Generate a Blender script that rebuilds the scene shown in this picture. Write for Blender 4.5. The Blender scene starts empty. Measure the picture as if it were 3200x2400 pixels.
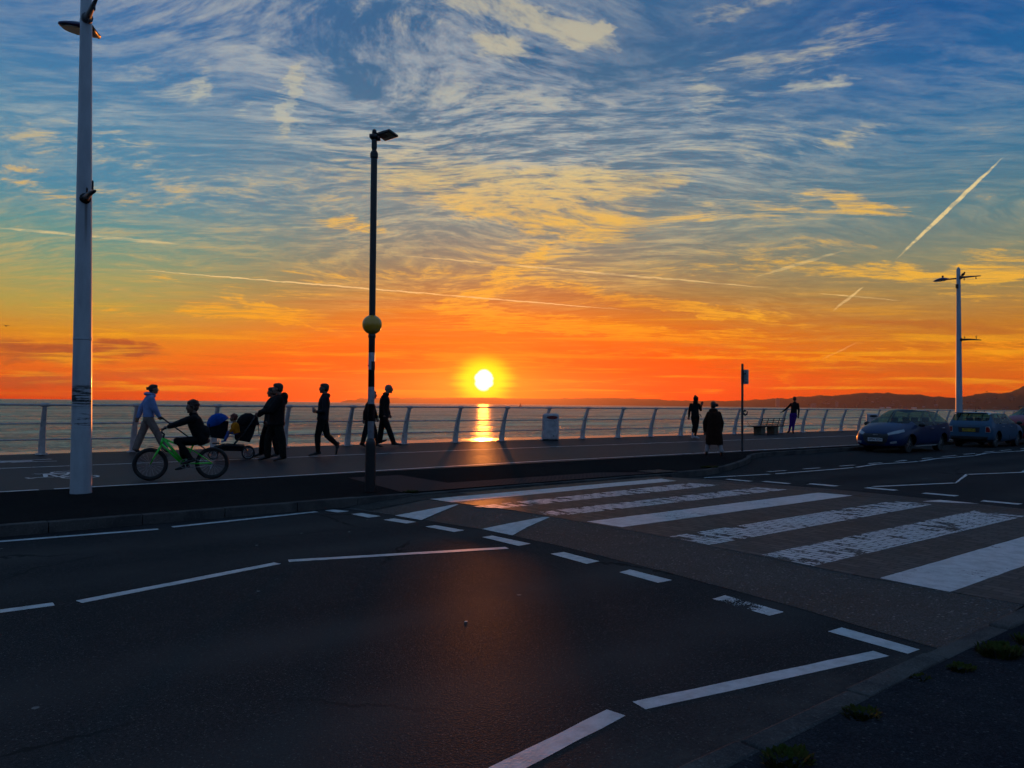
import bpy, bmesh, math, random
from mathutils import Vector, Matrix, noise
R = math.radians
random.seed(7)
scn = bpy.context.scene
col = scn.collection

# ------------------------------------------------------------------ camera
# world frame: +X runs along the kerb (to the right and away), +Y goes across the road to the sea
HEAD = R(50.461)                                   # heading of the view in the XY plane
CAMZ = 1.45
fw_h = Vector((math.cos(HEAD), math.sin(HEAD), 0)); rt_h = Vector((math.sin(HEAD), -math.cos(HEAD), 0)); zz = Vector((0, 0, 1))
PITCH, ROLL = R(1.4537), R(0.6016)
fwd = fw_h * math.cos(PITCH) + zz * math.sin(PITCH)
upv = -fw_h * math.sin(PITCH) + zz * math.cos(PITCH)
cr = rt_h * math.cos(ROLL) + upv * math.sin(ROLL)
cu = -rt_h * math.sin(ROLL) + upv * math.cos(ROLL)
cam_d = bpy.data.cameras.new('camera'); cam = bpy.data.objects.new('camera', cam_d); col.objects.link(cam)
cam_d.sensor_width = 36; cam_d.lens = 27.045; cam_d.clip_start = 0.05; cam_d.clip_end = 60000
cam.matrix_world = Matrix(((cr.x, cu.x, -fwd.x, 0), (cr.y, cu.y, -fwd.y, 0), (cr.z, cu.z, -fwd.z, CAMZ), (0, 0, 0, 1)))
scn.camera = cam
scn.view_settings.view_transform = 'Standard'; scn.view_settings.look = 'None'
scn.view_settings.exposure = 0.0; scn.view_settings.gamma = 1
scn.cycles.use_denoising = True; scn.cycles.use_adaptive_sampling = True; scn.cycles.adaptive_threshold = 0.03; scn.cycles.adaptive_min_samples = 12
scn.cycles.max_bounces = 5; scn.cycles.diffuse_bounces = 2; scn.cycles.glossy_bounces = 3; scn.cycles.volume_bounces = 0; scn.cycles.transparent_max_bounces = 12
scn.cycles.sample_clamp_indirect = 4

# ------------------------------------------------------------------ sun
SUN = Vector((0.60764, 0.79365, 0.02995)).normalized()
sl = bpy.data.lights.new('sun', 'SUN'); sl.energy = 1.7; sl.angle = R(0.8); sl.color = (1.0, 0.27, 0.04)
sun = bpy.data.objects.new('sun', sl); col.objects.link(sun)
sun.rotation_euler = SUN.to_track_quat('Z', 'Y').to_euler(); sun.location = SUN * 100

def lin(r, g, b):
    f = lambda c: ((c / 255 + 0.055) / 1.055) ** 2.4 if c > 10.3 else c / 255 / 12.92
    return (f(r), f(g), f(b), 1)

# ------------------------------------------------------------------ node helper
class NT:
    def __init__(s, nt): s.nt = nt; s.n = nt.nodes; s.l = nt.links
    def node(s, t, **k):
        n = s.n.new(t)
        for a, b in k.items(): setattr(n, a, b)
        return n
    def put(s, sock, v):
        if isinstance(v, bpy.types.NodeSocket): s.l.new(v, sock)
        elif v is not None: sock.default_value = v
    def m(s, op, a, b=None, c=None, clamp=False):
        n = s.node('ShaderNodeMath', operation=op, use_clamp=clamp)
        s.put(n.inputs[0], a); s.put(n.inputs[1], b); s.put(n.inputs[2], c); return n.outputs[0]
    def vm(s, op, a, b=None, c=None, val=False):
        n = s.node('ShaderNodeVectorMath', operation=op)
        s.put(n.inputs[0], a); s.put(n.inputs[3 if op == 'SCALE' else 1], b)
        return n.outputs[1] if val else n.outputs[0]
    def comb(s, x, y, z=0.0):
        n = s.node('ShaderNodeCombineXYZ'); s.put(n.inputs[0], x); s.put(n.inputs[1], y); s.put(n.inputs[2], z); return n.outputs[0]
    def noise(s, v, scale, detail=4, rough=0.55, dist=0.0, color=False):
        n = s.node('ShaderNodeTexNoise'); s.put(n.inputs['Vector'], v); n.inputs['Scale'].default_value = scale
        n.inputs['Detail'].default_value = detail; n.inputs['Roughness'].default_value = rough; n.inputs['Distortion'].default_value = dist
        return n.outputs[1 if color else 0]
    def mapr(s, v, a, b, c=0.0, d=1.0, smooth=True):
        n = s.node('ShaderNodeMapRange'); n.interpolation_type = 'SMOOTHSTEP' if smooth else 'LINEAR'
        s.put(n.inputs[0], v)
        for i, x in enumerate((a, b, c, d)): s.put(n.inputs[i + 1], x)
        return n.outputs[0]
    def ramp(s, v, stops):
        n = s.node('ShaderNodeValToRGB'); s.put(n.inputs[0], v); e = n.color_ramp.elements
        while len(e) < len(stops): e.new(0.5)
        for el, (p, c) in zip(e, stops): el.position = p; el.color = c
        return n.outputs[0]
    def mix(s, f, a, b, mode='MIX'):
        n = s.node('ShaderNodeMix', data_type='RGBA', blend_type=mode); s.put(n.inputs[0], f)
        s.put(n.inputs[6], a); s.put(n.inputs[7], b); return n.outputs[2]
    def maps(s, v, loc=(0, 0, 0), rot=0.0, scale=(1, 1, 1), typ='POINT'):
        n = s.node('ShaderNodeMapping', vector_type=typ); s.put(n.inputs[0], v)
        n.inputs[1].default_value = loc; n.inputs[2].default_value = (0, 0, rot); n.inputs[3].default_value = scale
        return n.outputs[0]

# ------------------------------------------------------------------ world sky
# patches of cirrus: azimuth tangent, elevation tangent, half length, half height, slope, strength
PATCH = [(0.0476,0.273,0.1955,0.0416,-3,1.0),(-0.0446,0.2868,0.1082,0.0208,0,0.6),(0.123,0.278,0.1082,0.0125,12,0.8),(0.0396,0.2434,0.1248,0.0187,-10,0.7),(-0.2113,0.2303,0.0541,0.0092,-6,1.3),(-0.0173,0.468,0.0458,0.0216,-12,1.3),(-0.1946,0.5079,0.1123,0.0229,-5,0.7),(-0.0221,0.5204,0.1373,0.0208,-12,0.9),(0.0625,0.4936,0.0749,0.0166,-20,0.9),(0.1004,0.4854,0.0374,0.0092,35,0.9),(-0.296,0.4047,0.0133,0.0499,-15,1.0),(-0.3059,0.3707,0.0187,0.025,-25,0.6),(-0.416,0.4162,0.0104,0.0374,-15,0.6),(-0.4664,0.4156,0.0624,0.0291,-15,0.5),(-0.3482,0.3914,0.0083,0.025,-15,0.6),(0.3951,0.463,0.1373,0.0333,28,0.55),(0.3993,0.4248,0.0499,0.0092,8,0.9),(0.2523,0.4063,0.025,0.0374,20,0.7),(0.2605,0.4573,0.0666,0.0187,-8,0.5),(0.3108,0.5261,0.0749,0.0125,15,0.7),(0.4329,0.3531,0.0707,0.0116,18,0.6),(0.4496,0.2646,0.0707,0.0125,-15,0.9),(0.3534,0.2594,0.1373,0.0187,5,0.55),(0.5206,0.175,0.1955,0.0125,-2,1.1),(0.6334,0.1867,0.0666,0.0208,5,0.9),(0.604,0.1486,0.0998,0.0075,-5,0.7),(-0.3513,0.1156,0.0998,0.0108,-3,1.3),(-0.3347,0.122,0.0458,0.0058,-25,1.0),(-0.2801,0.1017,0.0832,0.0033,-12,0.9),(-0.4608,0.1626,0.0374,0.0058,0,0.6),(-0.3143,0.1431,0.0915,0.0029,-4,0.6),(-0.5224,0.1179,0.0416,0.0075,-8,0.5),(0.0067,0.1801,0.1664,0.0499,15,0.6),(-0.0181,0.163,0.0998,0.0125,35,0.6),(-0.2103,0.1652,0.1248,0.0092,3,0.7),(0.0408,0.1092,0.1414,0.0125,-4,1.0),(-0.0427,0.1188,0.0374,0.0166,-25,0.8),(0.066,0.0949,0.1747,0.0058,-3,1.0),(0.2285,0.0945,0.1581,0.0067,-2,1.0),(0.1992,0.1318,0.1913,0.0075,-9,1.1),(0.2493,0.124,0.1664,0.0058,-4,0.9),(0.062,0.0677,0.208,0.0037,-1,0.6),(0.2912,0.0659,0.1747,0.0058,-2,0.7),(0.3537,0.0457,0.1373,0.0037,1,0.7),(0.3591,0.0366,0.0175,0.0058,-35,1.2),(0.4578,0.0593,0.1248,0.005,-3,0.7),(0.562,0.0771,0.1248,0.0125,3,0.6),(0.6453,0.0738,0.0499,0.0187,0,0.8),(-0.1252,0.0532,0.1747,0.0029,-1,0.6),(-0.2504,0.0686,0.0998,0.005,-3,0.5),(-0.017,0.056,0.1082,0.0037,-1,1.1),(0.0416,0.03,0.1747,0.0021,-1,0.9),(-0.1456,0.0218,0.1248,0.0017,-1,0.7),(-0.1302,0.415,0.208,0.025,-5,0.35),(-0.0455,0.3607,0.2496,0.0499,5,0.5),(0.2065,0.3211,0.208,0.0333,12,0.45),(-0.5484,0.3343,0.1581,0.025,-6,0.45),(-0.5677,0.2665,0.1248,0.0146,-10,0.5),(-0.3795,0.2727,0.1581,0.0291,-8,0.4),(-0.1706,0.3087,0.1082,0.0333,10,0.5),(-0.6482,0.2994,0.0458,0.0042,-8,0.7),(0.3326,0.1961,0.1747,0.0166,8,0.5)]
DARK = [(-0.6045,0.0669,0.1331,0.0108,-2,1),(-0.5046,0.0734,0.0499,0.0042,-4,1.0),(-0.5003,0.0651,0.0374,0.0042,-3,1.0),(-0.6249,0.0521,0.1082,0.0067,-1,0.8),(-0.4912,0.0306,0.0624,0.0067,0,0.45),(-0.6158,0.021,0.0915,0.0092,0,0.7),(0.5412,0.1061,0.1456,0.0058,-2,0.4),(0.4994,0.0514,0.1248,0.0092,-2,0.3),(0.124,0.1373,0.1331,0.0108,-6,0.35)]
TRAIL = [(-0.1746,0.1467,0.2702,0.0008,-4.11,1.3),(0.0944,0.173,0.2096,0.0011,-4.45,0.6),(-0.6146,0.2178,0.0568,0.0016,-4.71,0.6),(-0.5026,0.2089,0.0557,0.0018,-4.38,0.45),(0.5705,0.2618,0.0797,0.0022,43.98,1.0),(0.437,0.141,0.0213,0.0016,38.22,0.8),(0.4495,0.1439,0.046,0.0009,-4.35,0.6),(0.4255,0.0726,0.022,0.0009,25.86,0.4),(0.3765,0.1871,0.0547,0.0018,17.32,0.35)]
world = bpy.data.worlds.new('World'); scn.world = world; world.use_nodes = True
w = NT(world.node_tree); w.n.clear()
tc = w.node('ShaderNodeTexCoord').outputs['Generated']
dx = w.vm('DOT_PRODUCT', tc, tuple(rt_h), val=True); dy = w.vm('DOT_PRODUCT', tc, tuple(fw_h), val=True); dz = w.vm('DOT_PRODUCT', tc, (0, 0, 1), val=True)
dyc = w.m('MAXIMUM', dy, 0.06)
X = w.m('DIVIDE', dx, dyc); Y = w.m('DIVIDE', dz, dyc)
hor = w.m('MAXIMUM', w.m('SQRT', w.m('SUBTRACT', 1.0, w.m('MULTIPLY', dz, dz))), 0.02)
T = w.m('MAXIMUM', w.m('MULTIPLY', w.m('DIVIDE', dz, hor), 1.12), 0.0)      # tangent of elevation
T2 = w.m('DIVIDE', T, w.m('ADD', T, 0.35))                                # 0..1 remap
def tp(py): t = (1252 - py) / 2404 * 1.02; return t / (t + 0.35)
def stops(l): return [(tp(a), lin(*c)) for a, c in l]
Lr = w.ramp(T2, stops([(1252,(222,62,8)),(1190,(240,86,8)),(1120,(246,122,18)),(1050,(222,145,35)),(970,(182,160,76)),(880,(146,160,108)),(760,(100,150,142)),(600,(76,138,166)),(400,(76,134,168)),(200,(62,120,168)),(0,(54,108,164)),(-2500,(70,112,162))]))
Cr = w.ramp(T2, stops([(1252,(250,26,0)),(1190,(252,44,0)),(1110,(252,76,0)),(1040,(238,112,12)),(960,(206,120,32)),(880,(158,124,70)),(780,(128,126,104)),(640,(112,132,132)),(450,(88,122,142)),(250,(70,114,146)),(0,(54,102,144)),(-2500,(70,112,162))]))
Rr = w.ramp(T2, stops([(1252,(228,68,0)),(1190,(238,90,0)),(1100,(226,118,18)),(1000,(196,124,42)),(900,(158,132,80)),(800,(130,136,112)),(650,(88,128,138)),(450,(54,116,154)),(250,(34,102,158)),(0,(18,88,152)),(-2500,(66,110,162))]))
Xa = w.m('DIVIDE', dx, w.m('MAXIMUM', w.m('ABSOLUTE', dy), 0.3))
base = w.mix(w.mapr(Xa, -0.08, -0.55), Cr, Lr)
base = w.mix(w.mapr(Xa, 0.1, 0.6), base, Rr)
# cirrus fibres: a horizontal sheet high above, so they run together towards the horizon
pd = w.m('ADD', w.m('MAXIMUM', dz, 0.0), 0.10)
P = w.comb(w.m('DIVIDE', dx, pd), w.m('DIVIDE', dy, pd))
warp = w.noise(P, 0.55, 2, 0.5, color=True)
Pw = w.vm('ADD', P, w.vm('SCALE', w.vm('SUBTRACT', warp, (0.5, 0.5, 0.5)), 1.4))
f1 = w.noise(w.maps(Pw, rot=R(-32), scale=(1.0, 3.2, 1)), 3.4, 8, 0.72, 0.35)
f2 = w.noise(w.maps(Pw, loc=(3, 7, 2), rot=R(-62), scale=(1.2, 2.6, 1)), 5.2, 7, 0.72, 0.35)
f3 = w.noise(w.maps(P, loc=(9, 2, 5), rot=R(20)), 1.1, 4, 0.6)
fib = w.m('ADD', w.m('MULTIPLY', f1, 0.55), w.m('MULTIPLY', f2, 0.45))
XY0 = w.comb(X, Y, 1.0)
wn = w.noise(w.maps(XY0, scale=(1, 2.6, 1)), 11.0, 6, 0.72, color=True)
XYw = w.vm('ADD', XY0, w.vm('MULTIPLY', w.vm('SUBTRACT', wn, (0.5, 0.5, 0.5)), (0.13, 0.040, 0)))
front = w.mapr(dy, 0.1, 0.3)
def blobs(lst, coord, power=None, flat=False):
    acc = None
    for cx, cy, rx, ry, ang, st in lst:
        rx *= 1.25; ry *= 1.25; c_, s_ = math.cos(R(ang)), math.sin(R(ang))
        a = w.vm('DOT_PRODUCT', coord, (c_ / rx, s_ / rx, -(c_ * cx + s_ * cy) / rx), val=True)
        b = w.vm('DOT_PRODUCT', coord, (-s_ / ry, c_ / ry, (s_ * cx - c_ * cy) / ry), val=True)
        g = w.m('SUBTRACT', 1.0, w.m('MULTIPLY_ADD', b, b, w.m('MULTIPLY', a, a)), clamp=True)
        if flat: g = w.m('MULTIPLY', g, 2.2, clamp=True)
        acc = w.m('MULTIPLY', g, st) if acc is None else w.m('MULTIPLY_ADD', g, st, acc)
    return w.m('MULTIPLY', acc, front)
patch = blobs(PATCH, XYw)
dark = blobs(DARK, XYw)
XYt = w.vm('ADD', XY0, w.vm('MULTIPLY', w.vm('SUBTRACT', w.noise(XY0, 60.0, 3, 0.6, color=True), (0.5, 0.5, 0.5)), (0.0035, 0.0035, 0)))
trail = blobs(TRAIL, XYt, flat=True)
# thin veil over the middle of the sky, clear blue towards the upper right
veil = w.m('MULTIPLY', w.mapr(w.m('SUBTRACT', X, w.m('MULTIPLY', w.m('SUBTRACT', 0.36, Y), 0.8)), 0.5, 0.05, 0.3, 1.0), w.mapr(Y, 0.02, 0.24, 0.3, 1.0))
veil = w.m('MULTIPLY', veil, w.mapr(X, -0.75, -0.3, 0.6, 1.0))
veil = w.m('MULTIPLY', veil, w.mapr(f3, 0.36, 0.62, 0.5, 1.25))
fc = w.m('ADD', w.mapr(fib, 0.39, 0.61, smooth=False), w.m('MULTIPLY', w.m('SUBTRACT', w.noise(w.maps(Pw, scale=(1, 2.2, 1), rot=R(-20)), 13.0, 3, 0.6), 0.5), 0.5))
wisp = w.m('MULTIPLY', w.mapr(fc, 0.12, 0.95), veil)
wisp2 = w.mapr(w.m('MULTIPLY_ADD', fc, 0.85, w.m('MULTIPLY', w.m('MINIMUM', patch, 1.05), 0.70)), 0.62, 1.45)
K = w.ramp(T2, stops([(1252,(255,96,0)),(1180,(255,120,8)),(1100,(255,150,14)),(1000,(255,172,30)),(900,(250,182,56)),(780,(244,184,70)),(620,(240,188,86)),(460,(222,196,134)),(300,(184,188,176)),(100,(188,184,166)),(0,(190,184,162)),(-2500,(120,128,140))]))
K2 = w.ramp(T2, stops([(1252,(240,80,4)),(1100,(214,120,40)),(950,(214,160,78)),(800,(206,178,112)),(620,(190,184,154)),(400,(172,182,182)),(200,(164,174,182)),(0,(156,166,176)),(-2500,(96,108,130))]))
c1 = w.mix(w.m('MULTIPLY', wisp, 0.80, clamp=True), base, K2)
c2 = w.mix(w.m('MULTIPLY', wisp2, 0.92, clamp=True), c1, K)
c3 = w.mix(w.m('MULTIPLY', w.m('MULTIPLY', dark, w.mapr(fib, 0.3, 0.6, 0.5, 1.0)), 1.1, clamp=True), c2, lin(176, 84, 44))
c4 = w.mix(w.m('MULTIPLY', w.m('MULTIPLY', trail, w.mapr(f2, 0.40, 0.60, 0.45, 1.25), clamp=True), w.mapr(Y, 0.02, 0.12, 0.3, 0.85)), c3, w.mix(0.5, K, lin(255, 240, 190)))
# low bands near the horizon
bn = w.noise(w.maps(XY0, scale=(1.2, 26, 1)), 4.0, 5, 0.6, 0.4)
lowm = w.m('MULTIPLY', w.mapr(Y, 0.0, 0.02, 0.0, 1.0), w.mapr(Y, 0.19, 0.05, 0.0, 1.0))
lowm = w.m('MULTIPLY', lowm, front)
c5 = w.mix(w.m('MULTIPLY', w.m('MULTIPLY', w.mapr(bn, 0.50, 0.66), lowm), 0.65), c4, lin(255, 176, 26))
c5 = w.mix(w.m('MULTIPLY', w.m('MULTIPLY', w.mapr(bn, 0.46, 0.3), lowm), 0.30), c5, lin(198, 78, 22))
# glow of the sun and its ragged white core behind thin bands
SX, SY = -0.0367, 0.0300
rag = w.noise(w.maps(XY0, scale=(0.6, 60, 1)), 3.2, 3, 0.6)
sx = w.m('SUBTRACT', X, w.m('MULTIPLY_ADD', w.noise(w.maps(XY0, loc=(4, 1, 0), scale=(0.3, 50, 1)), 2.6, 3, 0.6), 0.005, SX - 0.0025)); sxr = w.m('DIVIDE', sx, w.mapr(rag, 0.36, 0.64, 0.94, 1.08)); sxm = w.m('DIVIDE', sx, w.mapr(rag, 0.3, 0.7, 0.9, 1.12)); sy = w.m('SUBTRACT', Y, SY)
def gauss(rx, ry, sx=None):
    a = w.m('DIVIDE', sx or globals()['sx'], rx); b = w.m('DIVIDE', sy, ry)
    return w.m('MULTIPLY', w.m('EXPONENT', w.m('MULTIPLY', w.m('ADD', w.m('MULTIPLY', a, a), w.m('MULTIPLY', b, b)), -1.0)), front)
c6 = w.mix(w.m('MULTIPLY', gauss(0.28, 0.085), 0.65), c5, lin(255, 52, 0))
c6 = w.mix(w.m('MULTIPLY', gauss(0.062, 0.036), 0.75), c6, lin(255, 140, 0))
c7 = w.mix(w.mapr(gauss(0.034, 0.028, sxm), 0.10, 0.75), c6, lin(255, 246, 0))
core = w.mapr(gauss(0.0120, 0.0140, sxr), 0.28, 0.50)
c8 = w.mix(core, c7, (1.6, 1.6, 1.5, 1))
# below the horizon: dark
c9 = w.mix(w.mapr(dz, -0.002, -0.02), c8, lin(40, 38, 46))
# unseen sky, set blue for fill and reflections; dark low band stands for land
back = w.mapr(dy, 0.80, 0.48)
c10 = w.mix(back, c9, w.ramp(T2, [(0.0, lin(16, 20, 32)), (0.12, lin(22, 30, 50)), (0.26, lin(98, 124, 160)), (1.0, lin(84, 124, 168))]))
sky = w.node('ShaderNodeTexSky', sky_type='NISHITA', sun_disc=False, sun_elevation=R(1.716), sun_rotation=math.atan2(SUN.x, SUN.y), dust_density=3.0)
bgN = w.node('ShaderNodeBackground'); w.l.new(sky.outputs[0], bgN.inputs[0]); bgN.inputs[1].default_value = 0.05
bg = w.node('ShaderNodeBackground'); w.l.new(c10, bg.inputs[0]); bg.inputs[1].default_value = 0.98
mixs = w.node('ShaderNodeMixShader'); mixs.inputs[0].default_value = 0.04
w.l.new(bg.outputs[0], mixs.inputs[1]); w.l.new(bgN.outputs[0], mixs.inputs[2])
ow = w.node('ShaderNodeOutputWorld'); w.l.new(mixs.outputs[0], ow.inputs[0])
world.cycles.sampling_method = 'NONE'

# ------------------------------------------------------------------ materials
MATS = {}
def mat(name, rgb=(128,128,128), rough=0.6, metal=0.0, var=0.0, vscale=6.0, bump=0.0, bscale=40.0, spec=0.5, coat=0.0, alb=None, rgb2=None, trans=None, world_co=False):
    if name in MATS: return MATS[name]
    m = bpy.data.materials.new(name); m.use_nodes = True; t = NT(m.node_tree); t.n.clear()
    b = t.node('ShaderNodeBsdfPrincipled'); o = t.node('ShaderNodeOutputMaterial')
    c = (alb[0], alb[1], alb[2], 1) if alb else lin(*rgb)
    co = t.node('ShaderNodeNewGeometry').outputs['Position'] if world_co else t.node('ShaderNodeTexCoord').outputs['Object']
    b.inputs['Roughness'].default_value = rough; b.inputs['Metallic'].default_value = metal
    b.inputs['Specular IOR Level'].default_value = spec; b.inputs['Coat Weight'].default_value = coat
    if var or rgb2:
        c2 = lin(*rgb2) if rgb2 else tuple(x * (1 - var) for x in c[:3]) + (1,)
        f = t.mapr(t.noise(co, vscale, 5, 0.6), 0.35, 0.68)
        t.l.new(t.mix(f, c, c2), b.inputs['Base Color'])
        t.l.new(t.m('MULTIPLY_ADD', f, 0.15, rough), b.inputs['Roughness'])
    else: b.inputs['Base Color'].default_value = c
    if bump:
        bp = t.node('ShaderNodeBump'); bp.inputs['Strength'].default_value = bump; bp.inputs['Distance'].default_value = 0.01
        t.l.new(t.noise(co, bscale, 4, 0.6), bp.inputs['Height']); t.l.new(bp.outputs[0], b.inputs['Normal'])
    out = b.outputs[0]
    if trans is not None:
        tr = t.node('ShaderNodeBsdfTransparent'); tr.inputs[0].default_value = (trans[1], trans[2], trans[3], 1)
        ms = t.node('ShaderNodeMixShader'); ms.inputs[0].default_value = trans[0]
        t.l.new(out, ms.inputs[1]); t.l.new(tr.outputs[0], ms.inputs[2]); out = ms.outputs[0]
    t.l.new(out, o.inputs[0]); m['t'] = 1
    MATS[name] = m; return m

def ground_mat(name, c1, c2, speck=0.0, rough=0.75, bump=0.5, bdist=0.004, gscale=260.0, extra=None, patchs=0.35, spec=0.5, grain=0.7):
    m = bpy.data.materials.new(name); m.use_nodes = True; t = NT(m.node_tree); t.n.clear()
    b = t.node('ShaderNodeBsdfDiffuse'); gl = t.node('ShaderNodeBsdfGlossy'); ms = t.node('ShaderNodeMixShader'); ms.inputs[0].default_value = spec; o = t.node('ShaderNodeOutputMaterial')
    co = t.node('ShaderNodeNewGeometry').outputs['Position']
    big = t.noise(co, patchs, 5, 0.6, 0.4); mid = t.noise(co, 5.0, 5, 0.7)
    v = t.node('ShaderNodeTexVoronoi'); v.inputs['Scale'].default_value = gscale * 0.35; t.l.new(co, v.inputs['Vector'])
    gr = t.m('ADD', t.m('MULTIPLY', t.noise(co, gscale, 2, 0.5), 0.45), t.m('MULTIPLY', t.noise(co, 55, 4, 0.85), 0.55))
    c = t.mix(t.mapr(t.m('ADD', t.m('MULTIPLY', big, 0.7), t.m('MULTIPLY', mid, 0.3)), 0.36, 0.62), (*c1, 1), (*c2, 1))
    c = t.mix(t.mapr(gr, 0.54, 0.43, 0.0, 0.95 * grain), c, (0.002, 0.002, 0.003, 1)); c = t.mix(t.mapr(gr, 0.52, 0.61, 0.0, 0.9 * grain), c, (c1[0] * 3.4, c1[1] * 3.3, c1[2] * 3.2, 1))
    sep = t.node('ShaderNodeSeparateColor'); t.l.new(v.outputs['Color'], sep.inputs[0])
    sp = t.m('MULTIPLY', t.mapr(sep.outputs[0], 0.86, 0.93), t.mapr(v.outputs['Distance'], 0.5, 0.25))
    c = t.mix(t.m('MULTIPLY', sp, speck), c, (0.22, 0.21, 0.20, 1))
    v2 = t.node('ShaderNodeTexVoronoi'); v2.inputs['Scale'].default_value = 2.2; t.l.new(co, v2.inputs['Vector'])
    c = t.mix(t.mapr(v2.outputs['Distance'], 0.045, 0.03, 0.0, 0.6 if speck > 0.2 else 0.0), c, (0.25, 0.25, 0.24, 1))
    if extra: c = extra(t, co, c)
    t.l.new(c, b.inputs['Color']); t.l.new(t.m('MULTIPLY_ADD', big, 0.2, rough - 0.1), gl.inputs['Roughness'])
    t.l.new(b.outputs[0], ms.inputs[1]); t.l.new(gl.outputs[0], ms.inputs[2])
    bp = t.node('ShaderNodeBump'); bp.inputs['Strength'].default_value = bump * 0.45; bp.inputs['Distance'].default_value = bdist
    h = t.m('ADD', t.m('MULTIPLY', v.outputs['Distance'], 0.7), t.m('MULTIPLY', gr, 0.5)); h = t.m('MULTIPLY_ADD', t.noise(co, 1.6, 3, 0.6), 1.0, h)
    t.l.new(h, bp.inputs['Height']); t.l.new(bp.outputs[0], b.inputs['Normal']); t.l.new(bp.outputs[0], gl.inputs['Normal']); t.l.new(ms.outputs[0], o.inputs[0])
    MATS[name] = m; return m

# ------------------------------------------------------------------ mesh helpers
def frame_of(d, hint=(0, 0, 1)):
    d = Vector(d).normalized(); h = Vector(hint)
    if abs(d.dot(h)) > 0.97: h = Vector((0, 1, 0)) if abs(d.y) < 0.9 else Vector((1, 0, 0))
    s = d.cross(h).normalized(); return d, s, s.cross(d).normalized()
class MB:
    def __init__(s): s.v = []; s.f = []; s.mi = []; s.cm = 0
    def add(s, vs, fs):
        o = len(s.v); s.v += [tuple(x) for x in vs]
        for f in fs: s.f.append(tuple(o + i for i in f)); s.mi.append(s.cm)
        return s
    def box(s, c, d, rot=None):
        x, y, z = d[0] / 2, d[1] / 2, d[2] / 2
        vs = [Vector((a * x, b * y, e * z)) for a in (-1, 1) for b in (-1, 1) for e in (-1, 1)]
        if rot is not None: vs = [rot @ v for v in vs]
        return s.add([v + Vector(c) for v in vs], [(0, 1, 3, 2), (4, 6, 7, 5), (0, 4, 5, 1), (2, 3, 7, 6), (0, 2, 6, 4), (1, 5, 7, 3)])
    def tube(s, pts, r, n=8, hint=(0, 0, 1), flat=1.0, caps=True):
        pts = [Vector(p) for p in pts]; k = len(pts); rr = r if isinstance(r, (list, tuple)) else [r] * k
        vs = []; prev = None
        for i, p in enumerate(pts):
            d = (pts[min(i + 1, k - 1)] - pts[max(i - 1, 0)])
            if prev is None: _, a, b = frame_of(d, hint)
            else:
                d.normalize(); a = (prev - d * prev.dot(d)).normalized(); b = d.cross(a) * -1; b = a.cross(d)
            prev = a
            for j in range(n):
                t = 2 * math.pi * j / n; vs.append(p + a * (math.cos(t) * rr[i]) + b * (math.sin(t) * rr[i] * flat))
        fs = [(i * n + j, i * n + (j + 1) % n, (i + 1) * n + (j + 1) % n, (i + 1) * n + j) for i in range(k - 1) for j in range(n)]
        if caps: fs += [tuple(range(n - 1, -1, -1)), tuple((k - 1) * n + j for j in range(n))]
        return s.add(vs, fs)
    def ell(s, c, r, rot=None, nu=12, nv=8):
        vs = [Vector((0, 0, r[2]))]
        for i in range(1, nv):
            t = math.pi * i / nv
            for j in range(nu):
                p = 2 * math.pi * j / nu; vs.append(Vector((r[0] * math.sin(t) * math.cos(p), r[1] * math.sin(t) * math.sin(p), r[2] * math.cos(t))))
        vs.append(Vector((0, 0, -r[2]))); b = 1 + (nv - 1) * nu
        fs = [(0, 1 + j, 1 + (j + 1) % nu) for j in range(nu)]
        fs += [(1 + (i - 1) * nu + j, 1 + i * nu + j, 1 + i * nu + (j + 1) % nu, 1 + (i - 1) * nu + (j + 1) % nu) for i in range(1, nv - 1) for j in range(nu)]
        fs += [(b, b - nu + (j + 1) % nu, b - nu + j) for j in range(nu)]
        if rot is not None: vs = [rot @ v for v in vs]
        return s.add([v + Vector(c) for v in vs], fs)
    def loft(s, secs, n=16):
        """secs: (centre, width vector, depth vector) ellipses joined in order"""
        vs = []
        for c, a, b in secs:
            c, a, b = Vector(c), Vector(a), Vector(b)
            vs += [c + a * math.cos(2 * math.pi * j / n) + b * math.sin(2 * math.pi * j / n) for j in range(n)]
        k = len(secs)
        fs = [(i * n + j, i * n + (j + 1) % n, (i + 1) * n + (j + 1) % n, (i + 1) * n + j) for i in range(k - 1) for j in range(n)]
        fs += [tuple(range(n - 1, -1, -1)), tuple((k - 1) * n + j for j in range(n))]
        return s.add(vs, fs)
    def lathe(s, prof, n=16, c=(0, 0, 0)):
        vs = [(c[0] + r * math.cos(2 * math.pi * j / n), c[1] + r * math.sin(2 * math.pi * j / n), c[2] + z) for r, z in prof for j in range(n)]
        k = len(prof)
        fs = [(i * n + j, i * n + (j + 1) % n, (i + 1) * n + (j + 1) % n, (i + 1) * n + j) for i in range(k - 1) for j in range(n)]
        fs += [tuple(range(n - 1, -1, -1)), tuple((k - 1) * n + j for j in range(n))]
        return s.add(vs, fs)
    def prism(s, poly, a, b, axis='y'):
        """polygon extruded from a to b along an axis"""
        def P3(p, t): return (p[0], t, p[1]) if axis == 'y' else ((p[0], p[1], t) if axis == 'z' else (t, p[0], p[1]))
        n = len(poly); vs = [P3(p, a) for p in poly] + [P3(p, b) for p in poly]
        fs = [tuple(range(n)), tuple(range(2 * n - 1, n - 1, -1))] + [(i, n + i, n + (i + 1) % n, (i + 1) % n) for i in range(n)]
        return s.add(vs, fs)
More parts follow.
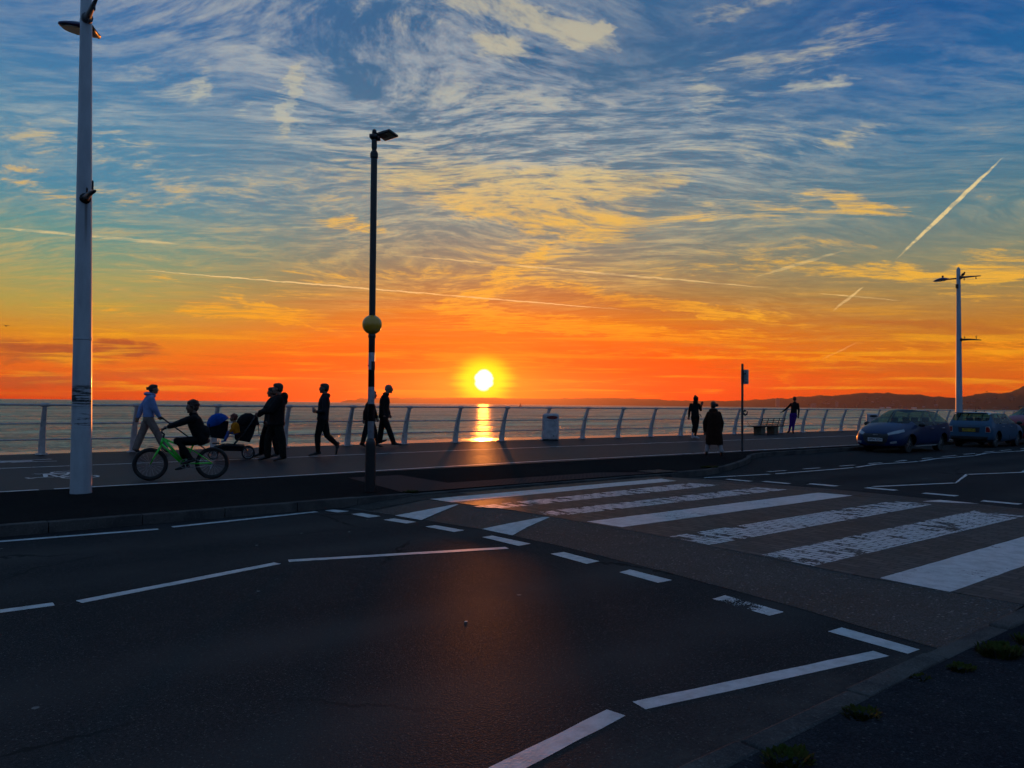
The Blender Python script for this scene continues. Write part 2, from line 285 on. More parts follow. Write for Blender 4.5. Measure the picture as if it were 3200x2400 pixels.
    def torus(s, c, R0, r, axis='y', n=28, m=8, rot=None):
        vs = []
        for i in range(n):
            t = 2 * math.pi * i / n
            for j in range(m):
                p = 2 * math.pi * j / m; q = R0 + r * math.cos(p)
                a, b, e = q * math.cos(t), q * math.sin(t), r * math.sin(p)
                v = Vector((a, e, b)) if axis == 'y' else (Vector((a, b, e)) if axis == 'z' else Vector((e, a, b)))
                if rot is not None: v = rot @ v
                vs.append(v + Vector(c))
        fs = [(i * m + j, ((i + 1) % n) * m + j, ((i + 1) % n) * m + (j + 1) % m, i * m + (j + 1) % m) for i in range(n) for j in range(m)]
        return s.add(vs, fs)
    def mesh(s, name, mats, smooth=False):
        me = bpy.data.meshes.new(name); me.from_pydata(s.v, [], s.f)
        for m in (mats if isinstance(mats, (list, tuple)) else [mats]):
            if m: me.materials.append(m)
        me.polygons.foreach_set('material_index', s.mi)
        bm = bmesh.new(); bm.from_mesh(me); bmesh.ops.recalc_face_normals(bm, faces=bm.faces); bm.to_mesh(me); bm.free()
        if smooth: me.polygons.foreach_set('use_smooth', [True] * len(me.polygons))
        me.update(); return me
    def build(s, name, mats, parent=None, smooth=False, bevel=0.0):
        me = s.mesh(name, mats, smooth); o = bpy.data.objects.new(name, me); col.objects.link(o)
        if parent is not None: o.parent = parent
        if bevel:
            md = o.modifiers.new('bevel', 'BEVEL'); md.width = bevel; md.segments = 2; md.limit_method = 'ANGLE'
        return o
def bake(o):
    """apply the modifiers of an object that is in the scene"""
    dg = bpy.context.evaluated_depsgraph_get(); dg.update()
    me = bpy.data.meshes.new_from_object(o.evaluated_get(dg)); o.modifiers.clear(); o.data = me; return o
def fused(mb, name, m, parent=None, voxel=0.012, smooth=6, loc=None):
    o = mb.build(name, m)
    md = o.modifiers.new('r', 'REMESH'); md.mode = 'VOXEL'; md.voxel_size = voxel; md.use_smooth_shade = True
    ms = o.modifiers.new('s', 'SMOOTH'); ms.factor = 0.5; ms.iterations = smooth
    bake(o); o.data.name = name
    o.data.materials.clear(); o.data.materials.append(m if not isinstance(m, (list, tuple)) else m[0])
    if parent is not None: o.parent = parent
    return o
def tag(o, label=None, cat=None, group=None, kind=None):
    if label: o['label'] = label
    if cat: o['category'] = cat
    if group: o['group'] = group
    if kind: o['kind'] = kind
    return o
def empty(name, loc, rz=0.0, label=None, cat=None, group=None):
    o = bpy.data.objects.new(name, None); col.objects.link(o); o.location = loc; o.rotation_euler = (0, 0, rz)
    return tag(o, label, cat, group)
def struct(mb, name, m, smooth=False, **k):
    return tag(mb.build(name, m, smooth=smooth, **k), kind='structure')

# ------------------------------------------------------------------ ground, road, promenade
def wear_bands(t, co, c):
    """polished wheel paths along the lanes, tar-filled cracks"""
    sp = t.node('ShaderNodeSeparateXYZ'); t.l.new(co, sp.inputs[0]); y = t.m('ADD', sp.outputs[1], t.m('MULTIPLY', t.noise(co, 0.25, 3, 0.5), 0.8)); acc = None
    for yc in (8.7, 7.3, 4.9, 3.5):
        d = t.m('ABSOLUTE', t.m('SUBTRACT', y, yc)); g = t.mapr(d, 0.55, 0.0); acc = g if acc is None else t.m('MAXIMUM', acc, g)
    c = t.mix(t.m('MULTIPLY', acc, t.mapr(t.noise(co, 0.7, 4, 0.6), 0.3, 0.7, 0.15, 0.6)), c, (0.050, 0.045, 0.042, 1))
    c = t.mix(t.m('MULTIPLY', t.mapr(y, 2.9, 2.0), t.mapr(t.noise(co, 3.0, 5, 0.7), 0.38, 0.68, 0.1, 0.8)), c, (0.075, 0.068, 0.060, 1))
    v = t.node('ShaderNodeTexVoronoi', feature='DISTANCE_TO_EDGE'); v.inputs['Scale'].default_value = 0.45
    t.l.new(t.vm('ADD', co, t.vm('SCALE', t.noise(co, 2.5, 4, 0.7, color=True), 0.35)), v.inputs['Vector'])
    cr_ = t.m('MULTIPLY', t.mapr(v.outputs[0], 0.010, 0.004), t.mapr(t.noise(co, 0.35, 2, 0.5), 0.50, 0.62))
    return t.mix(t.m('MULTIPLY', cr_, 0.85), c, (0.002, 0.002, 0.003, 1))
A_ROAD = ground_mat('asphalt', (0.015, 0.015, 0.017), (0.028, 0.026, 0.026), 0.3, 0.50, 0.6, 0.006, extra=wear_bands, spec=0.026)
A_PROM = ground_mat('promenade_asphalt', (0.018, 0.016, 0.018), (0.028, 0.024, 0.025), 0.3, 0.42, 0.5, 0.004, 320, spec=0.085)
A_STRIP = ground_mat('old_tarmac', (0.014, 0.013, 0.013), (0.023, 0.020, 0.018), 0.15, 0.6, 0.7, 0.006, spec=0.004)
A_PAVE = ground_mat('pavement_asphalt', (0.016, 0.016, 0.021), (0.034, 0.032, 0.034), 0.2, 0.7, 0.5, 0.006, 180, spec=0.004, grain=0.4)
CONC = ground_mat('ramp_concrete', (0.019, 0.021, 0.024), (0.046, 0.046, 0.045), 0.6, 0.36, 2.2, 0.025, 120, patchs=0.8, spec=0.075, grain=1.0)
KERBM = ground_mat('kerb_stone', (0.045, 0.042, 0.042), (0.095, 0.085, 0.078), 0.2, 0.7, 0.5, 0.004, 150, patchs=2.0, spec=0.012, grain=0.25)
CONC2 = ground_mat('channel_concrete', (0.035, 0.033, 0.031), (0.055, 0.05, 0.046), 0.3, 0.5, 0.8, 0.006, 140, patchs=1.2, spec=0.02)
def brickmix(t, co, c):
    br = t.node('ShaderNodeTexBrick'); mp = t.maps(co, rot=R(90)); t.l.new(mp, br.inputs['Vector'])
    br.inputs['Scale'].default_value = 1.0; br.inputs['Brick Width'].default_value = 0.2; br.inputs['Row Height'].default_value = 0.1
    br.inputs['Mortar Size'].default_value = 0.012; br.inputs['Mortar Smooth'].default_value = 0.3
    br.inputs['Color1'].default_value = (0.015, 0.013, 0.013, 1); br.inputs['Color2'].default_value = (0.070, 0.055, 0.048, 1); br.inputs['Mortar'].default_value = (0.002, 0.002, 0.003, 1)
    return t.mix(0.8, c, br.outputs[0])
BRICK = ground_mat('block_paving', (0.02, 0.018, 0.017), (0.03, 0.025, 0.023), 0.1, 0.40, 0.8, 0.005, extra=brickmix, spec=0.095)
def tact(t, co, c):
    s1 = t.m('SINE', t.m('MULTIPLY', t.vm('DOT_PRODUCT', co, (1, 0, 0), val=True), 62.8)); s2 = t.m('SINE', t.m('MULTIPLY', t.vm('DOT_PRODUCT', co, (0, 1, 0), val=True), 62.8))
    d = t.mapr(t.m('MULTIPLY', s1, s2), 0.2, 0.7)
    return t.mix(d, t.mix(0.5, c, (0.03, 0.014, 0.012, 1)), (0.075, 0.04, 0.034, 1))
TACT = ground_mat('tactile_paving', (0.05, 0.028, 0.024), (0.07, 0.036, 0.031), 0.1, 0.7, 0.5, 0.004, extra=tact, spec=0.03)

def poly(pts, z, name, m, thick=None):
    b = MB(); n = len(pts)
    if thick: b.prism(pts, z - thick, z, 'z')
    else: b.add([(p[0], p[1], z) for p in pts], [tuple(range(n))])
    return struct(b, name, m)
poly([(-120, -60), (260, -60), (260, 14), (-120, 14)], 0.0, 'road', A_ROAD)
KERB = [(-120, 9.6), (4.3, 9.62), (13.2, 9.72), (13.75, 9.86), (14.6, 10.15), (15.7, 10.6), (16.6, 11.0), (17.3, 11.35), (18.2, 11.9), (19.0, 12.25), (19.8, 12.42), (21, 12.48), (260, 12.5)]
PZ = 0.12
poly(KERB[:1] + [(x, y + 0.125) for x, y in KERB[1:-1]] + [(260, 12.625), (260, 13.02), (-120, 13.02)], PZ - 0.004, 'pavement', A_STRIP, 0.6)
poly([(-120, 13.02), (260, 13.02), (260, 21.55), (-120, 21.55)], PZ, 'promenade', A_PROM, 0.7)
kb = MB()
for i in range(len(KERB) - 1):
    (x0, y0), (x1, y1) = KERB[i], KERB[i + 1]
    L = math.hypot(x1 - x0, y1 - y0); n = max(1, round(L / 0.914)) if -12 < x0 < 60 or x1 < 60 else 1
    if x0 < -50: x0_ = -8; kb.prism([(x0, y0), (x0_, y0), (x0_, y0 + .125), (x0, y0 + .125)], -0.2, PZ, 'z'); L = x1 - x0_; n = round(L / 0.914); x0 = x0_
    if x1 > 200: n = 40; x1 = x0 + 40 * 0.914
    dx_, dy_ = (x1 - x0) / n, (y1 - y0) / n; g = 0.008
    for j in range(n):
        a, b_, c_, d_ = x0 + dx_ * j, y0 + dy_ * j, x0 + dx_ * (j + 1), y0 + dy_ * (j + 1)
        dz_ = random.uniform(-0.004, 0.004); tt = g / 0.914
        drop = 0.015 if 5.6 < a < 12.2 else 0.0
        kb.prism([(a + (c_ - a) * tt, b_), (c_, d_), (c_, d_ + .125), (a + (c_ - a) * tt, b_ + .125)], -0.2, PZ + dz_ - drop, 'z')
    if i == len(KERB) - 2: kb.prism([(x1, y1), (260, 12.5), (260, 12.625), (x1, 12.625)], -0.2, PZ, 'z')
struct(kb, 'kerb', KERBM, bevel=0.006)
# near kerb, low and broken, with the pavement behind it
NK = MB(); xk = -10.0
while xk < 30:
    L = 0.914; zt = 0.062 + random.uniform(-0.006, 0.006) + 0.024 * max(0, min(1, (xk - 5.0) / 1.2)) * max(0, min(1, (13.2 - xk) / 1.2)); off = random.uniform(-0.01, 0.01)
    NK.prism([(xk + 0.008, 1.765 + off), (xk + L - 0.006, 1.765 + off + random.uniform(-0.01, 0.01)), (xk + L - 0.006, 1.895 + off), (xk + 0.008, 1.895 + off)], -0.1, zt, 'z'); xk += L
struct(NK, 'kerb', KERBM, bevel=0.015)
poly([(-120, -60), (260, -60), (260, 1.77), (-120, 1.77)], 0.058, 'pavement', A_PAVE, 0.04)
# raised crossing table: block paving between two concrete ramps (outer edge slightly bowed as the road's camber shows)
TZ = 0.08
poly([(6.24, 1.89), (11.55, 1.89), (11.7, 5.0), (11.75, 7.0), (11.6, 9.62), (6.0, 9.62), (6.35, 7.6), (6.38, 5.5), (6.2, 3.0)], TZ, 'block_paving', BRICK, 0.06)
def ramp(outer, inner, name):
    b = MB(); n = len(outer)
    vs = [(x, y, 0.003) for x, y in outer] + [(x, y, TZ - 0.002) for x, y in inner]
    b.add(vs, [(i, i + 1, n + i + 1, n + i) for i in range(n - 1)])
    return struct(b, name, CONC)
inn = [(6.25, 1.89), (6.2, 2.4), (6.23, 3.0), (6.31, 4.5), (6.38, 5.5), (6.38, 7.7), (6.12, 8.6), (6.0, 9.5)]
outr = [(4.95, 1.89), (5.02, 2.3), (5.15, 3.0), (5.32, 4.3), (5.42, 5.8), (5.40, 7.0), (5.18, 8.5), (4.95, 9.5)]
ramp(outr, inn, 'ramp')
innR = [(11.5, 1.89), (11.6, 3.4), (11.66, 4.7), (11.78, 5.8), (11.72, 6.9), (11.66, 8.0), (11.58, 9.5)]
outR = [(12.7, 1.89), (12.85, 3.9), (12.95, 4.7), (13.0, 5.8), (13.0, 6.9), (12.85, 8.0), (12.6, 9.5)]
ramp(outR, innR, 'ramp')
# smooth worn channel across the ramp by the kerb
cb_ = MB(); cb_.add([(5.0, 9.61, 0.007), (6.02, 9.61, 0.0835), (6.05, 9.2, 0.0835), (5.1, 9.1, 0.013), (6.9, 9.61, 0.0835), (6.9, 9.36, 0.0835)], [(0, 1, 2, 3), (1, 4, 5, 2)]); struct(cb_, 'channel', CONC2)
# tactile paving
poly([(6.02, 9.76), (12.0, 9.86), (10.9, 10.53), (7.36, 10.56), (7.40, 12.2), (6.4, 12.24)], PZ + 0.002, 'tactile_paving', TACT)

# ------------------------------------------------------------------ road markings
def paint_mat(name, wear, brick=False, c=(0.50, 0.51, 0.52)):
    m = bpy.data.materials.new(name); m.use_nodes = True; t = NT(m.node_tree); t.n.clear()
    b = t.node('ShaderNodeBsdfPrincipled'); o = t.node('ShaderNodeOutputMaterial'); co = t.node('ShaderNodeNewGeometry').outputs['Position']
    n1 = t.noise(co, 2.6, 6, 0.65); n2 = t.noise(co, 60, 3, 0.6)
    col_ = t.mix(t.mapr(t.noise(co, 9, 5, 0.7), 0.3, 0.75), (*c, 1), (c[0] * 0.62, c[1] * 0.62, c[2] * 0.62, 1))
    t.l.new(col_, b.inputs['Base Color']); b.inputs['Roughness'].default_value = 0.55
    bp = t.node('ShaderNodeBump'); bp.inputs['Strength'].default_value = 0.5; bp.inputs['Distance'].default_value = 0.003
    t.l.new(n2, bp.inputs['Height']); t.l.new(bp.outputs[0], b.inputs['Normal'])
    s = t.m('ADD', t.m('MULTIPLY', n1, 0.75), t.m('MULTIPLY', n2, 0.25))
    if brick:
        br = t.node('ShaderNodeTexBrick'); t.l.new(t.maps(co, rot=R(90)), br.inputs['Vector']); br.inputs['Scale'].default_value = 1.0
        br.inputs['Brick Width'].default_value = 0.2; br.inputs['Row Height'].default_value = 0.1; br.inputs['Mortar Size'].default_value = 0.008
        br.inputs['Color1'].default_value = (0, 0, 0, 1); br.inputs['Color2'].default_value = (1, 1, 1, 1); br.inputs['Mortar'].default_value = (0.5, 0.5, 0.5, 1)
        rnd = t.vm('DOT_PRODUCT', br.outputs[0], (0.333, 0.333, 0.333), val=True)
        s = t.m('ADD', t.m('MULTIPLY', t.noise(co, 1.1, 3, 0.5), 0.40), t.m('ADD', t.m('MULTIPLY', t.noise(co, 26, 4, 0.7), 0.34), t.m('MULTIPLY', rnd, 0.26)))
        s = t.m('SUBTRACT', s, t.m('MULTIPLY', br.outputs[1], 0.03 + wear * 0.30))
    mask = t.mapr(s, 0.20 + wear * 0.36, 0.24 + wear * 0.36)
    tr = t.node('ShaderNodeBsdfTransparent'); ms = t.node('ShaderNodeMixShader'); t.l.new(mask, ms.inputs[0])
    t.l.new(tr.outputs[0], ms.inputs[1]); t.l.new(b.outputs[0], ms.inputs[2]); t.l.new(ms.outputs[0], o.inputs[0])
    MATS[name] = m; return m
PW = paint_mat('road_paint', 0.30); PN = paint_mat('road_paint_fresh', 0.20); PWW = paint_mat('road_paint_worn', 0.62)
PB = [paint_mat('zebra_paint_good', 0.24, True), paint_mat('zebra_paint_worn', 0.50, True), paint_mat('zebra_paint_very_worn', 0.58, True)]
def mark(pts, z=0.0015, m=None, name='road_marking'):
    # subdivided ragged outline
    out = []
    n = len(pts)
    for i in range(n):
        a, b = Vector(pts[i]), Vector(pts[(i + 1) % n]); L = (b - a).length; k = max(1, int(L / 0.18))
        nr = Vector((-(b - a).y, (b - a).x)).normalized() if L > 0 else Vector((0, 0))
        for j in range(k):
            p = a + (b - a) * (j / k)
            if 0 < j: p = p + nr * random.uniform(-0.004, 0.004)
            out.append((p.x, p.y))
    b_ = MB(); b_.add([(x, y, z) for x, y in out], [tuple(range(len(out)))])
    return struct(b_, name, m or PW)
def line(p0, p1, wd, z=0.0015, m=None, name='road_marking'):
    a, b = Vector(p0), Vector(p1); n = Vector((-(b - a).y, (b - a).x)).normalized() * wd / 2
    return mark([a - n, b - n, b + n, a + n], z, m, name)
ZT = TZ + 0.0015
zb = [([(6.10, 9.20), (6.14, 8.72), (9.6, 8.86), (11.2, 8.86), (11.3, 9.3)], 0), ([(6.12, 8.20), (6.32, 7.85), (11.3, 7.97), (11.1, 8.50)], 1), ([(6.36, 7.32), (6.46, 6.92), (11.6, 6.90), (11.5, 7.38)], 2),
      ([(6.43, 6.39), (6.46, 5.87), (11.7, 5.85), (11.62, 6.37)], 0), ([(6.40, 5.16), (6.35, 4.62), (11.6, 4.63), (11.55, 5.16)], 1), ([(6.32, 4.02), (6.24, 3.47), (11.4, 3.42), (11.5, 4.02)], 1), ([(6.24, 2.90), (6.2, 2.36), (11.4, 2.33), (11.45, 2.88)], 0)]
for p, k in zb: mark(p, ZT, PB[k], 'zebra_stripe')
# white triangles on the ramps
def onramp(pts, o, i):
    b = MB(); vs = []
    for x, y in pts:
        t_ = (x - o) / (i - o); vs.append((x, y, 0.003 + (TZ - 0.005) * max(0, min(1, t_)) + 0.0025))
    b.add(vs, [tuple(range(len(pts)))]); return struct(b, 'ramp_triangle', PW)
onramp([(5.14, 8.55), (5.20, 8.02), (5.55, 8.22), (6.12, 8.52), (6.1, 8.56), (5.6, 8.56)], 5.18, 6.15)
onramp([(5.40, 7.06), (5.41, 6.52), (5.8, 6.72), (6.34, 6.93), (6.3, 7.0), (5.8, 7.05)], 5.40, 6.38)
onramp([(12.96, 5.07), (12.93, 4.5), (12.5, 4.7), (12.0, 4.95), (12.3, 5.0)], 12.95, 11.7)
# give-way dashes either side of the crossing
DASH = [((4.63,9.50),(4.77,9.52),(4.87,9.26),(4.69,9.24)),((4.76,9.00),(4.92,9.02),(4.98,8.63),(4.79,8.60)),((4.85,8.34),(5.02,8.37),(5.09,7.96),(4.93,7.93)),((4.98,7.60),(5.14,7.62),(5.20,7.12),(5.04,7.10)),((5.09,6.65),(5.24,6.66),(5.26,6.04),(5.08,6.02)),((5.06,5.52),(5.23,5.51),(5.19,4.99),(5.01,4.98)),((4.99,4.56),(5.15,4.58),(5.12,4.09),(4.95,4.10)),((4.87,3.51),(5.04,3.52),(4.97,2.98),(4.80,2.99)),((4.77,2.55),(4.93,2.54),(4.86,2.02),(4.72,2.03))]
for i, d in enumerate(DASH): mark(list(d), 0.0015, PWW if i == 7 else PN)
for u0, u1, v in [(12.95, 13.1, 8.78), (13.18, 13.34, 8.11), (13.5, 13.7, 7.36), (13.72, 13.92, 6.39), (13.7, 13.9, 5.40), (13.36, 13.55, 4.38), (13.3, 13.5, 3.3), (13.2, 13.4, 2.3)]:
    mark([(u0, v - 0.26), (u1, v - 0.26), (u1 - 0.02, v + 0.26), (u0 - 0.02, v + 0.26)], 0.0015, PN)
# zigzags, centre and edges, left of the crossing
line((-3.2, 6.55), (-1.4, 6.15), 0.1); line((-1.2, 6.3), (1.0, 6.27), 0.1); line((1.15, 6.23), (2.8, 6.66), 0.1); line((2.92, 6.70), (4.92, 6.01), 0.1)
line((-4, 9.2), (-1.2, 9.5), 0.09); line((-1.0, 9.48), (2.47, 9.2), 0.09); line((2.64, 9.26), (4.5, 9.46), 0.09)
line((0.0, 2.1), (2.72, 2.50), 0.105, m=PN); line((2.87, 2.49), (4.60, 2.13), 0.105, m=PN)
# right of the crossing
line((14.1, 6.66), (16.15, 6.07), 0.1); mark([(16.05, 6.0), (16.3, 6.1), (18.5, 6.72), (18.3, 6.6)], 0.002); line((18.5, 6.67), (20.3, 6.15), 0.1); line((20.3, 6.15), (22.4, 6.6), 0.1); line((22.6, 6.6), (25, 6.2), 0.1)
FZ = [(12.86,9.48),(14.74,9.17),(14.9,9.15),(15.89,9.11),(17.1,9.05),(18.1,9.03),(18.25,9.04),(19.64,9.22),(21.7,9.05),(21.86,9.06),(23.38,9.28),(26.0,9.19),(26.15,9.22),(27.9,9.5),(28.0,9.5),(30.5,9.3),(32.5,9.6),(40,9.5)]
for a, b in zip(FZ[:-1], FZ[1:]):
    if abs(b[0] - a[0]) > 0.3: line(a, b, 0.085, 0.0025, PN)
for a, b in [((15.26,9.56),(15.91,9.50)),((16.66,9.5),(17.31,9.45)),((18.23,9.45),(18.95,9.42)),((19.73,9.45),(20.40,9.42)),((21.20,9.42),(21.98,9.47)),((23.03,9.5),(23.76,9.5)),((24.62,9.57),(25.73,9.58)),((26.43,9.64),(27.39,9.65)),((28.37,9.74),(29.29,9.74)),((30,9.78),(31,9.78)),((32,9.8),(33,9.8)),((34,9.8),(35,9.8)),((36,9.8),(37,9.8))]:
    line(a, b, 0.075, 0.0015, PN)
# promenade lines
ZP = PZ + 0.0015
for a, b in [((-30, 17.36), (7.4, 17.42)), ((7.4, 17.42), (12, 17.62)), ((12, 17.62), (17, 17.64)), ((17.05, 17.62), (60, 17.4))]: line(a, b, 0.085, ZP, PN)
for a, b in [((-30, 13.08), (1.86, 13.07)), ((2.05, 13.07), (5.0, 13.07)), ((5.0, 13.07), (8.8, 13.28)), ((8.8, 13.28), (12, 13.38)), ((12, 13.38), (18.2, 13.26)), ((18.2, 13.26), (60, 13.1))]: line(a, b, 0.09, ZP, PN)
# painted cycle symbol (wheels, frame, handlebar) on the cycle lane
cy = MB()
def flat_line(mb, pts, wd, z=0.0):
    for a, b in zip(pts[:-1], pts[1:]):
        a, b = Vector(a), Vector(b); n = Vector((-(b - a).y, (b - a).x)).normalized() * wd / 2
        mb.add([(*(a - n), z), (*(b - n), z), (*(b + n), z), (*(a + n), z)], [(0, 1, 2, 3)])
def ring(cx, cy_, r, wd, mb, z=0.0, sx=1.0):
    n = 24
    for i in range(n):
        a, b = 2 * math.pi * i / n, 2 * math.pi * (i + 1) / n
        mb.add([(cx + sx * q * math.cos(t), cy_ + q * math.sin(t), z) for t, q in ((a, r - wd / 2), (b, r - wd / 2), (b, r + wd / 2), (a, r + wd / 2))], [(0, 1, 2, 3)])
for yy in (14.86, 15.88): ring(2.72, yy, 0.27, 0.055, cy, ZP + 0.001)
flat_line(cy, [(2.72, 14.86), (2.42, 15.04), (2.10, 15.08), (2.0, 14.93), (1.97, 15.14)], 0.055, ZP + 0.0015)
flat_line(cy, [(2.42, 15.04), (2.62, 15.42), (2.72, 15.88)], 0.05, ZP + 0.002); flat_line(cy, [(2.62, 15.42), (2.36, 15.72), (2.72, 15.88)], 0.05, ZP + 0.0025)
flat_line(cy, [(2.42, 15.04), (2.36, 15.72), (2.15, 15.8)], 0.055, ZP + 0.003); flat_line(cy, [(2.24, 15.08), (2.32, 15.7)], 0.07, ZP + 0.0035)
struct(cy, 'cycle_symbol', PN)
pm = MB()  # walking figure beside it, seen end-on
ring(2.0, 19.14, 0.12, 0.12, pm, ZP + 0.001)
flat_line(pm, [(2.15, 19.14), (2.6, 19.16)], 0.2, ZP + 0.0015); flat_line(pm, [(2.05, 19.48), (2.45, 19.42), (3.0, 19.5)], 0.08, ZP + 0.002); flat_line(pm, [(2.17, 18.84), (2.5, 18.9), (3.0, 18.84)], 0.08, ZP + 0.0025)
struct(pm, 'walking_symbol', PN)

# ------------------------------------------------------------------ sea, beach, far shore
SZ = -5.0
sw = MB(); sw.prism([(-140, 21.55), (300, 21.55), (300, 21.95), (-140, 21.95)], SZ - 1, PZ - 0.03, 'z'); tag(sw.build('sea_wall', CONC2), 'long grey concrete sea wall under the promenade railing', 'wall')
def water_mat():
    m = bpy.data.materials.new('sea_water'); m.use_nodes = True; t = NT(m.node_tree); t.n.clear()
    o = t.node('ShaderNodeOutputMaterial'); co = t.node('ShaderNodeNewGeometry').outputs['Position']
    di = t.node('ShaderNodeBsdfDiffuse'); gl = t.node('ShaderNodeBsdfGlossy'); gl.inputs['Roughness'].default_value = 0.24; ms = t.node('ShaderNodeMixShader')
    h1 = t.noise(t.maps(co, rot=R(40), scale=(0.4, 1, 1)), 0.45, 6, 0.7, 0.0)
    h2 = t.noise(t.maps(co, rot=R(40), scale=(0.35, 1, 1)), 0.06, 5, 0.6)
    b1 = t.node('ShaderNodeBump'); b1.inputs['Strength'].default_value = 1.0; b1.inputs['Distance'].default_value = 8.0; t.l.new(h1, b1.inputs['Height'])
    b2 = t.node('ShaderNodeBump'); b2.inputs['Strength'].default_value = 1.0; b2.inputs['Distance'].default_value = 14.0; t.l.new(h2, b2.inputs['Height']); t.l.new(b1.outputs[0], b2.inputs['Normal'])
    t.l.new(b2.outputs[0], gl.inputs['Normal'])
    # wind streaks: silty water shows between ripples
    k1 = t.noise(t.maps(co, rot=R(40), scale=(1.0, 0.5, 1)), 0.9, 5, 0.7); k2 = t.noise(t.maps(co, rot=R(40), scale=(0.25, 1, 1)), 0.05, 6, 0.75)
    kk = t.m('ADD', t.m('MULTIPLY', k1, 0.3), t.m('MULTIPLY', k2, 0.7))
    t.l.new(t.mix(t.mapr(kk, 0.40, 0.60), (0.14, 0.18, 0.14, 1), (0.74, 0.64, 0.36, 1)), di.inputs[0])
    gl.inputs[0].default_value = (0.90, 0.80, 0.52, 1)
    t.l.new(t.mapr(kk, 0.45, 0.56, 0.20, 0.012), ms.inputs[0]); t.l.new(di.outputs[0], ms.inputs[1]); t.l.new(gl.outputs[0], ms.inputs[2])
    t.l.new(ms.outputs[0], o.inputs[0]); return m
def wet_mat():
    m = bpy.data.materials.new('wet_sand'); m.use_nodes = True; t = NT(m.node_tree); t.n.clear()
    b = t.node('ShaderNodeBsdfPrincipled'); o = t.node('ShaderNodeOutputMaterial'); co = t.node('ShaderNodeNewGeometry').outputs['Position']
    b.inputs['Base Color'].default_value = (0.34, 0.26, 0.14, 1); b.inputs['Roughness'].default_value = 0.22
    h1 = t.noise(t.maps(co, scale=(0.35, 1, 1)), 0.6, 5, 0.6, 0.3)
    b1 = t.node('ShaderNodeBump'); b1.inputs['Strength'].default_value = 1.0; b1.inputs['Distance'].default_value = 0.55; t.l.new(h1, b1.inputs['Height'])
    t.l.new(b1.outputs[0], b.inputs['Normal']); t.l.new(b.outputs[0], o.inputs[0]); return m
AXD = Vector((math.cos(HEAD - R(12)), math.sin(HEAD - R(12)), 0)); AXR = Vector((AXD.y, -AXD.x, 0))
bm_ = MB(); bm_.add([(-600, 103, SZ), (6900, 103, SZ)] + [tuple(AXD * a + AXR * b + Vector((0, 0, SZ))) for a, b in ((9050, 4300), (9050, -5900), (300, -5900))], [(0, 1, 2, 3, 4)])
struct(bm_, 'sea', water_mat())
pts = [(-560 + 40 * i, 111 + 2.2 * math.sin(i * 1.3) + 1.4 * math.sin(i * 0.7 + 1)) for i in range(56)]
bs = MB(); n_ = len(pts)
bs.add([(x, y, SZ + 0.02) for x, y in pts] + [(x, 21.9, SZ + 0.35) for x, y in pts], [(i, i + 1, n_ + i + 1, n_ + i) for i in range(n_ - 1)])
struct(bs, 'beach', wet_mat())

RIDGE = [(-12.55,-0.0004),(-12.35,0.001),(-12.12,0.00186),(-11.78,0.00274),(-11.55,0.00177),(-11.16,0.0049),(-10.61,0.0046),(-8.92,0.00617),(-8.55,0.00625),(-8.22,0.00529),(-7.59,0.00562),(-5.92,0.00594),(-4.55,0.00662),(-1.97,0.00712),(-0.58,0.00654),(1.49,0.00671),(3.46,0.00686),(6.11,0.00814),(7.64,0.0084),(9.15,0.00762),(10.82,0.00728),(11.55,0.00577),(14.22,0.0058),(15.91,0.00591),(17.7,0.00755),(19.03,0.00951),(19.71,0.00902),(20.22,0.01084),(21.8,0.01355),(22.59,0.01286),(23.3,0.01465),(24.06,0.01624),(24.75,0.01648),(25.67,0.01654),(26.59,0.01548),(27.37,0.01457),(28.13,0.01375),(28.63,0.01269),(29.47,0.01146),(30.01,0.01083),(30.42,0.01213),(31.3,0.0154),(31.9,0.01649),(32.47,0.01651),(33.16,0.01932),(33.66,0.02244),(35.28,0.03018),(37.6,0.03641),(44,0.045),(55,0.04)]
def ridge(az):
    for (a, h), (b, k) in zip(RIDGE[:-1], RIDGE[1:]):
        if a <= az <= b: return h + (k - h) * (az - a) / (b - a)
    return RIDGE[-1][1]
def shore_d(az): return 6600 - 55 * (az + 12) if az < 12 else max(2600, 5280 - 55 * (az - 12))
def bearing(az, d, z=0.0):
    h = HEAD - R(az); return Vector((math.cos(h) * d, math.sin(h) * d, z))
def hill_z(az, t):
    s = t * t * (3 - 2 * t); D = shore_d(az) + 1400
    return SZ + (ridge(az) * D + CAMZ - SZ) * s
hl = MB(); az0, az1, st = -12.55, 55.0, 0.08; na = int((az1 - az0) / st); nt_ = 16; vs = []
for i in range(na + 1):
    az = az0 + i * st
    for j in range(nt_ + 1):
        t_ = j / (nt_ - 2); d = shore_d(az) + 1400 * t_
        h = hill_z(az, min(1, t_)) if t_ <= 1 else hill_z(az, 1) - (t_ - 1) * 500
        h += noise.fractal(Vector((az * 1.2, t_ * 6, 3)), 1.0, 2.0, 4) * (10 * ridge(az) / 0.012 + 1.0) * min(1, t_ * 2) * (0.3 if t_ > 0.95 else 1)
        if t_ > 0.9: h += max(0, noise.noise(Vector((az * 9, 0, 9)))) * (7 if az > 12 else 3)
        if j == 0: h = SZ - 2
        vs.append(bearing(az, d, max(h, SZ - 3)))
hl.add(vs, [(i * (nt_ + 1) + j, (i + 1) * (nt_ + 1) + j, (i + 1) * (nt_ + 1) + j + 1, i * (nt_ + 1) + j + 1) for i in range(na) for j in range(nt_)])
HILLM = mat('hillside', alb=(0.035, 0.030, 0.018), rough=0.95, rgb2=(60, 52, 40), vscale=0.006, world_co=True, spec=0.1)
struct(hl, 'hills', HILLM, smooth=True)
hz = MB(); hz.box((0, 0, 0), (1, 1, 1)); hzo = tag(hz.build('haze', None), kind='stuff')
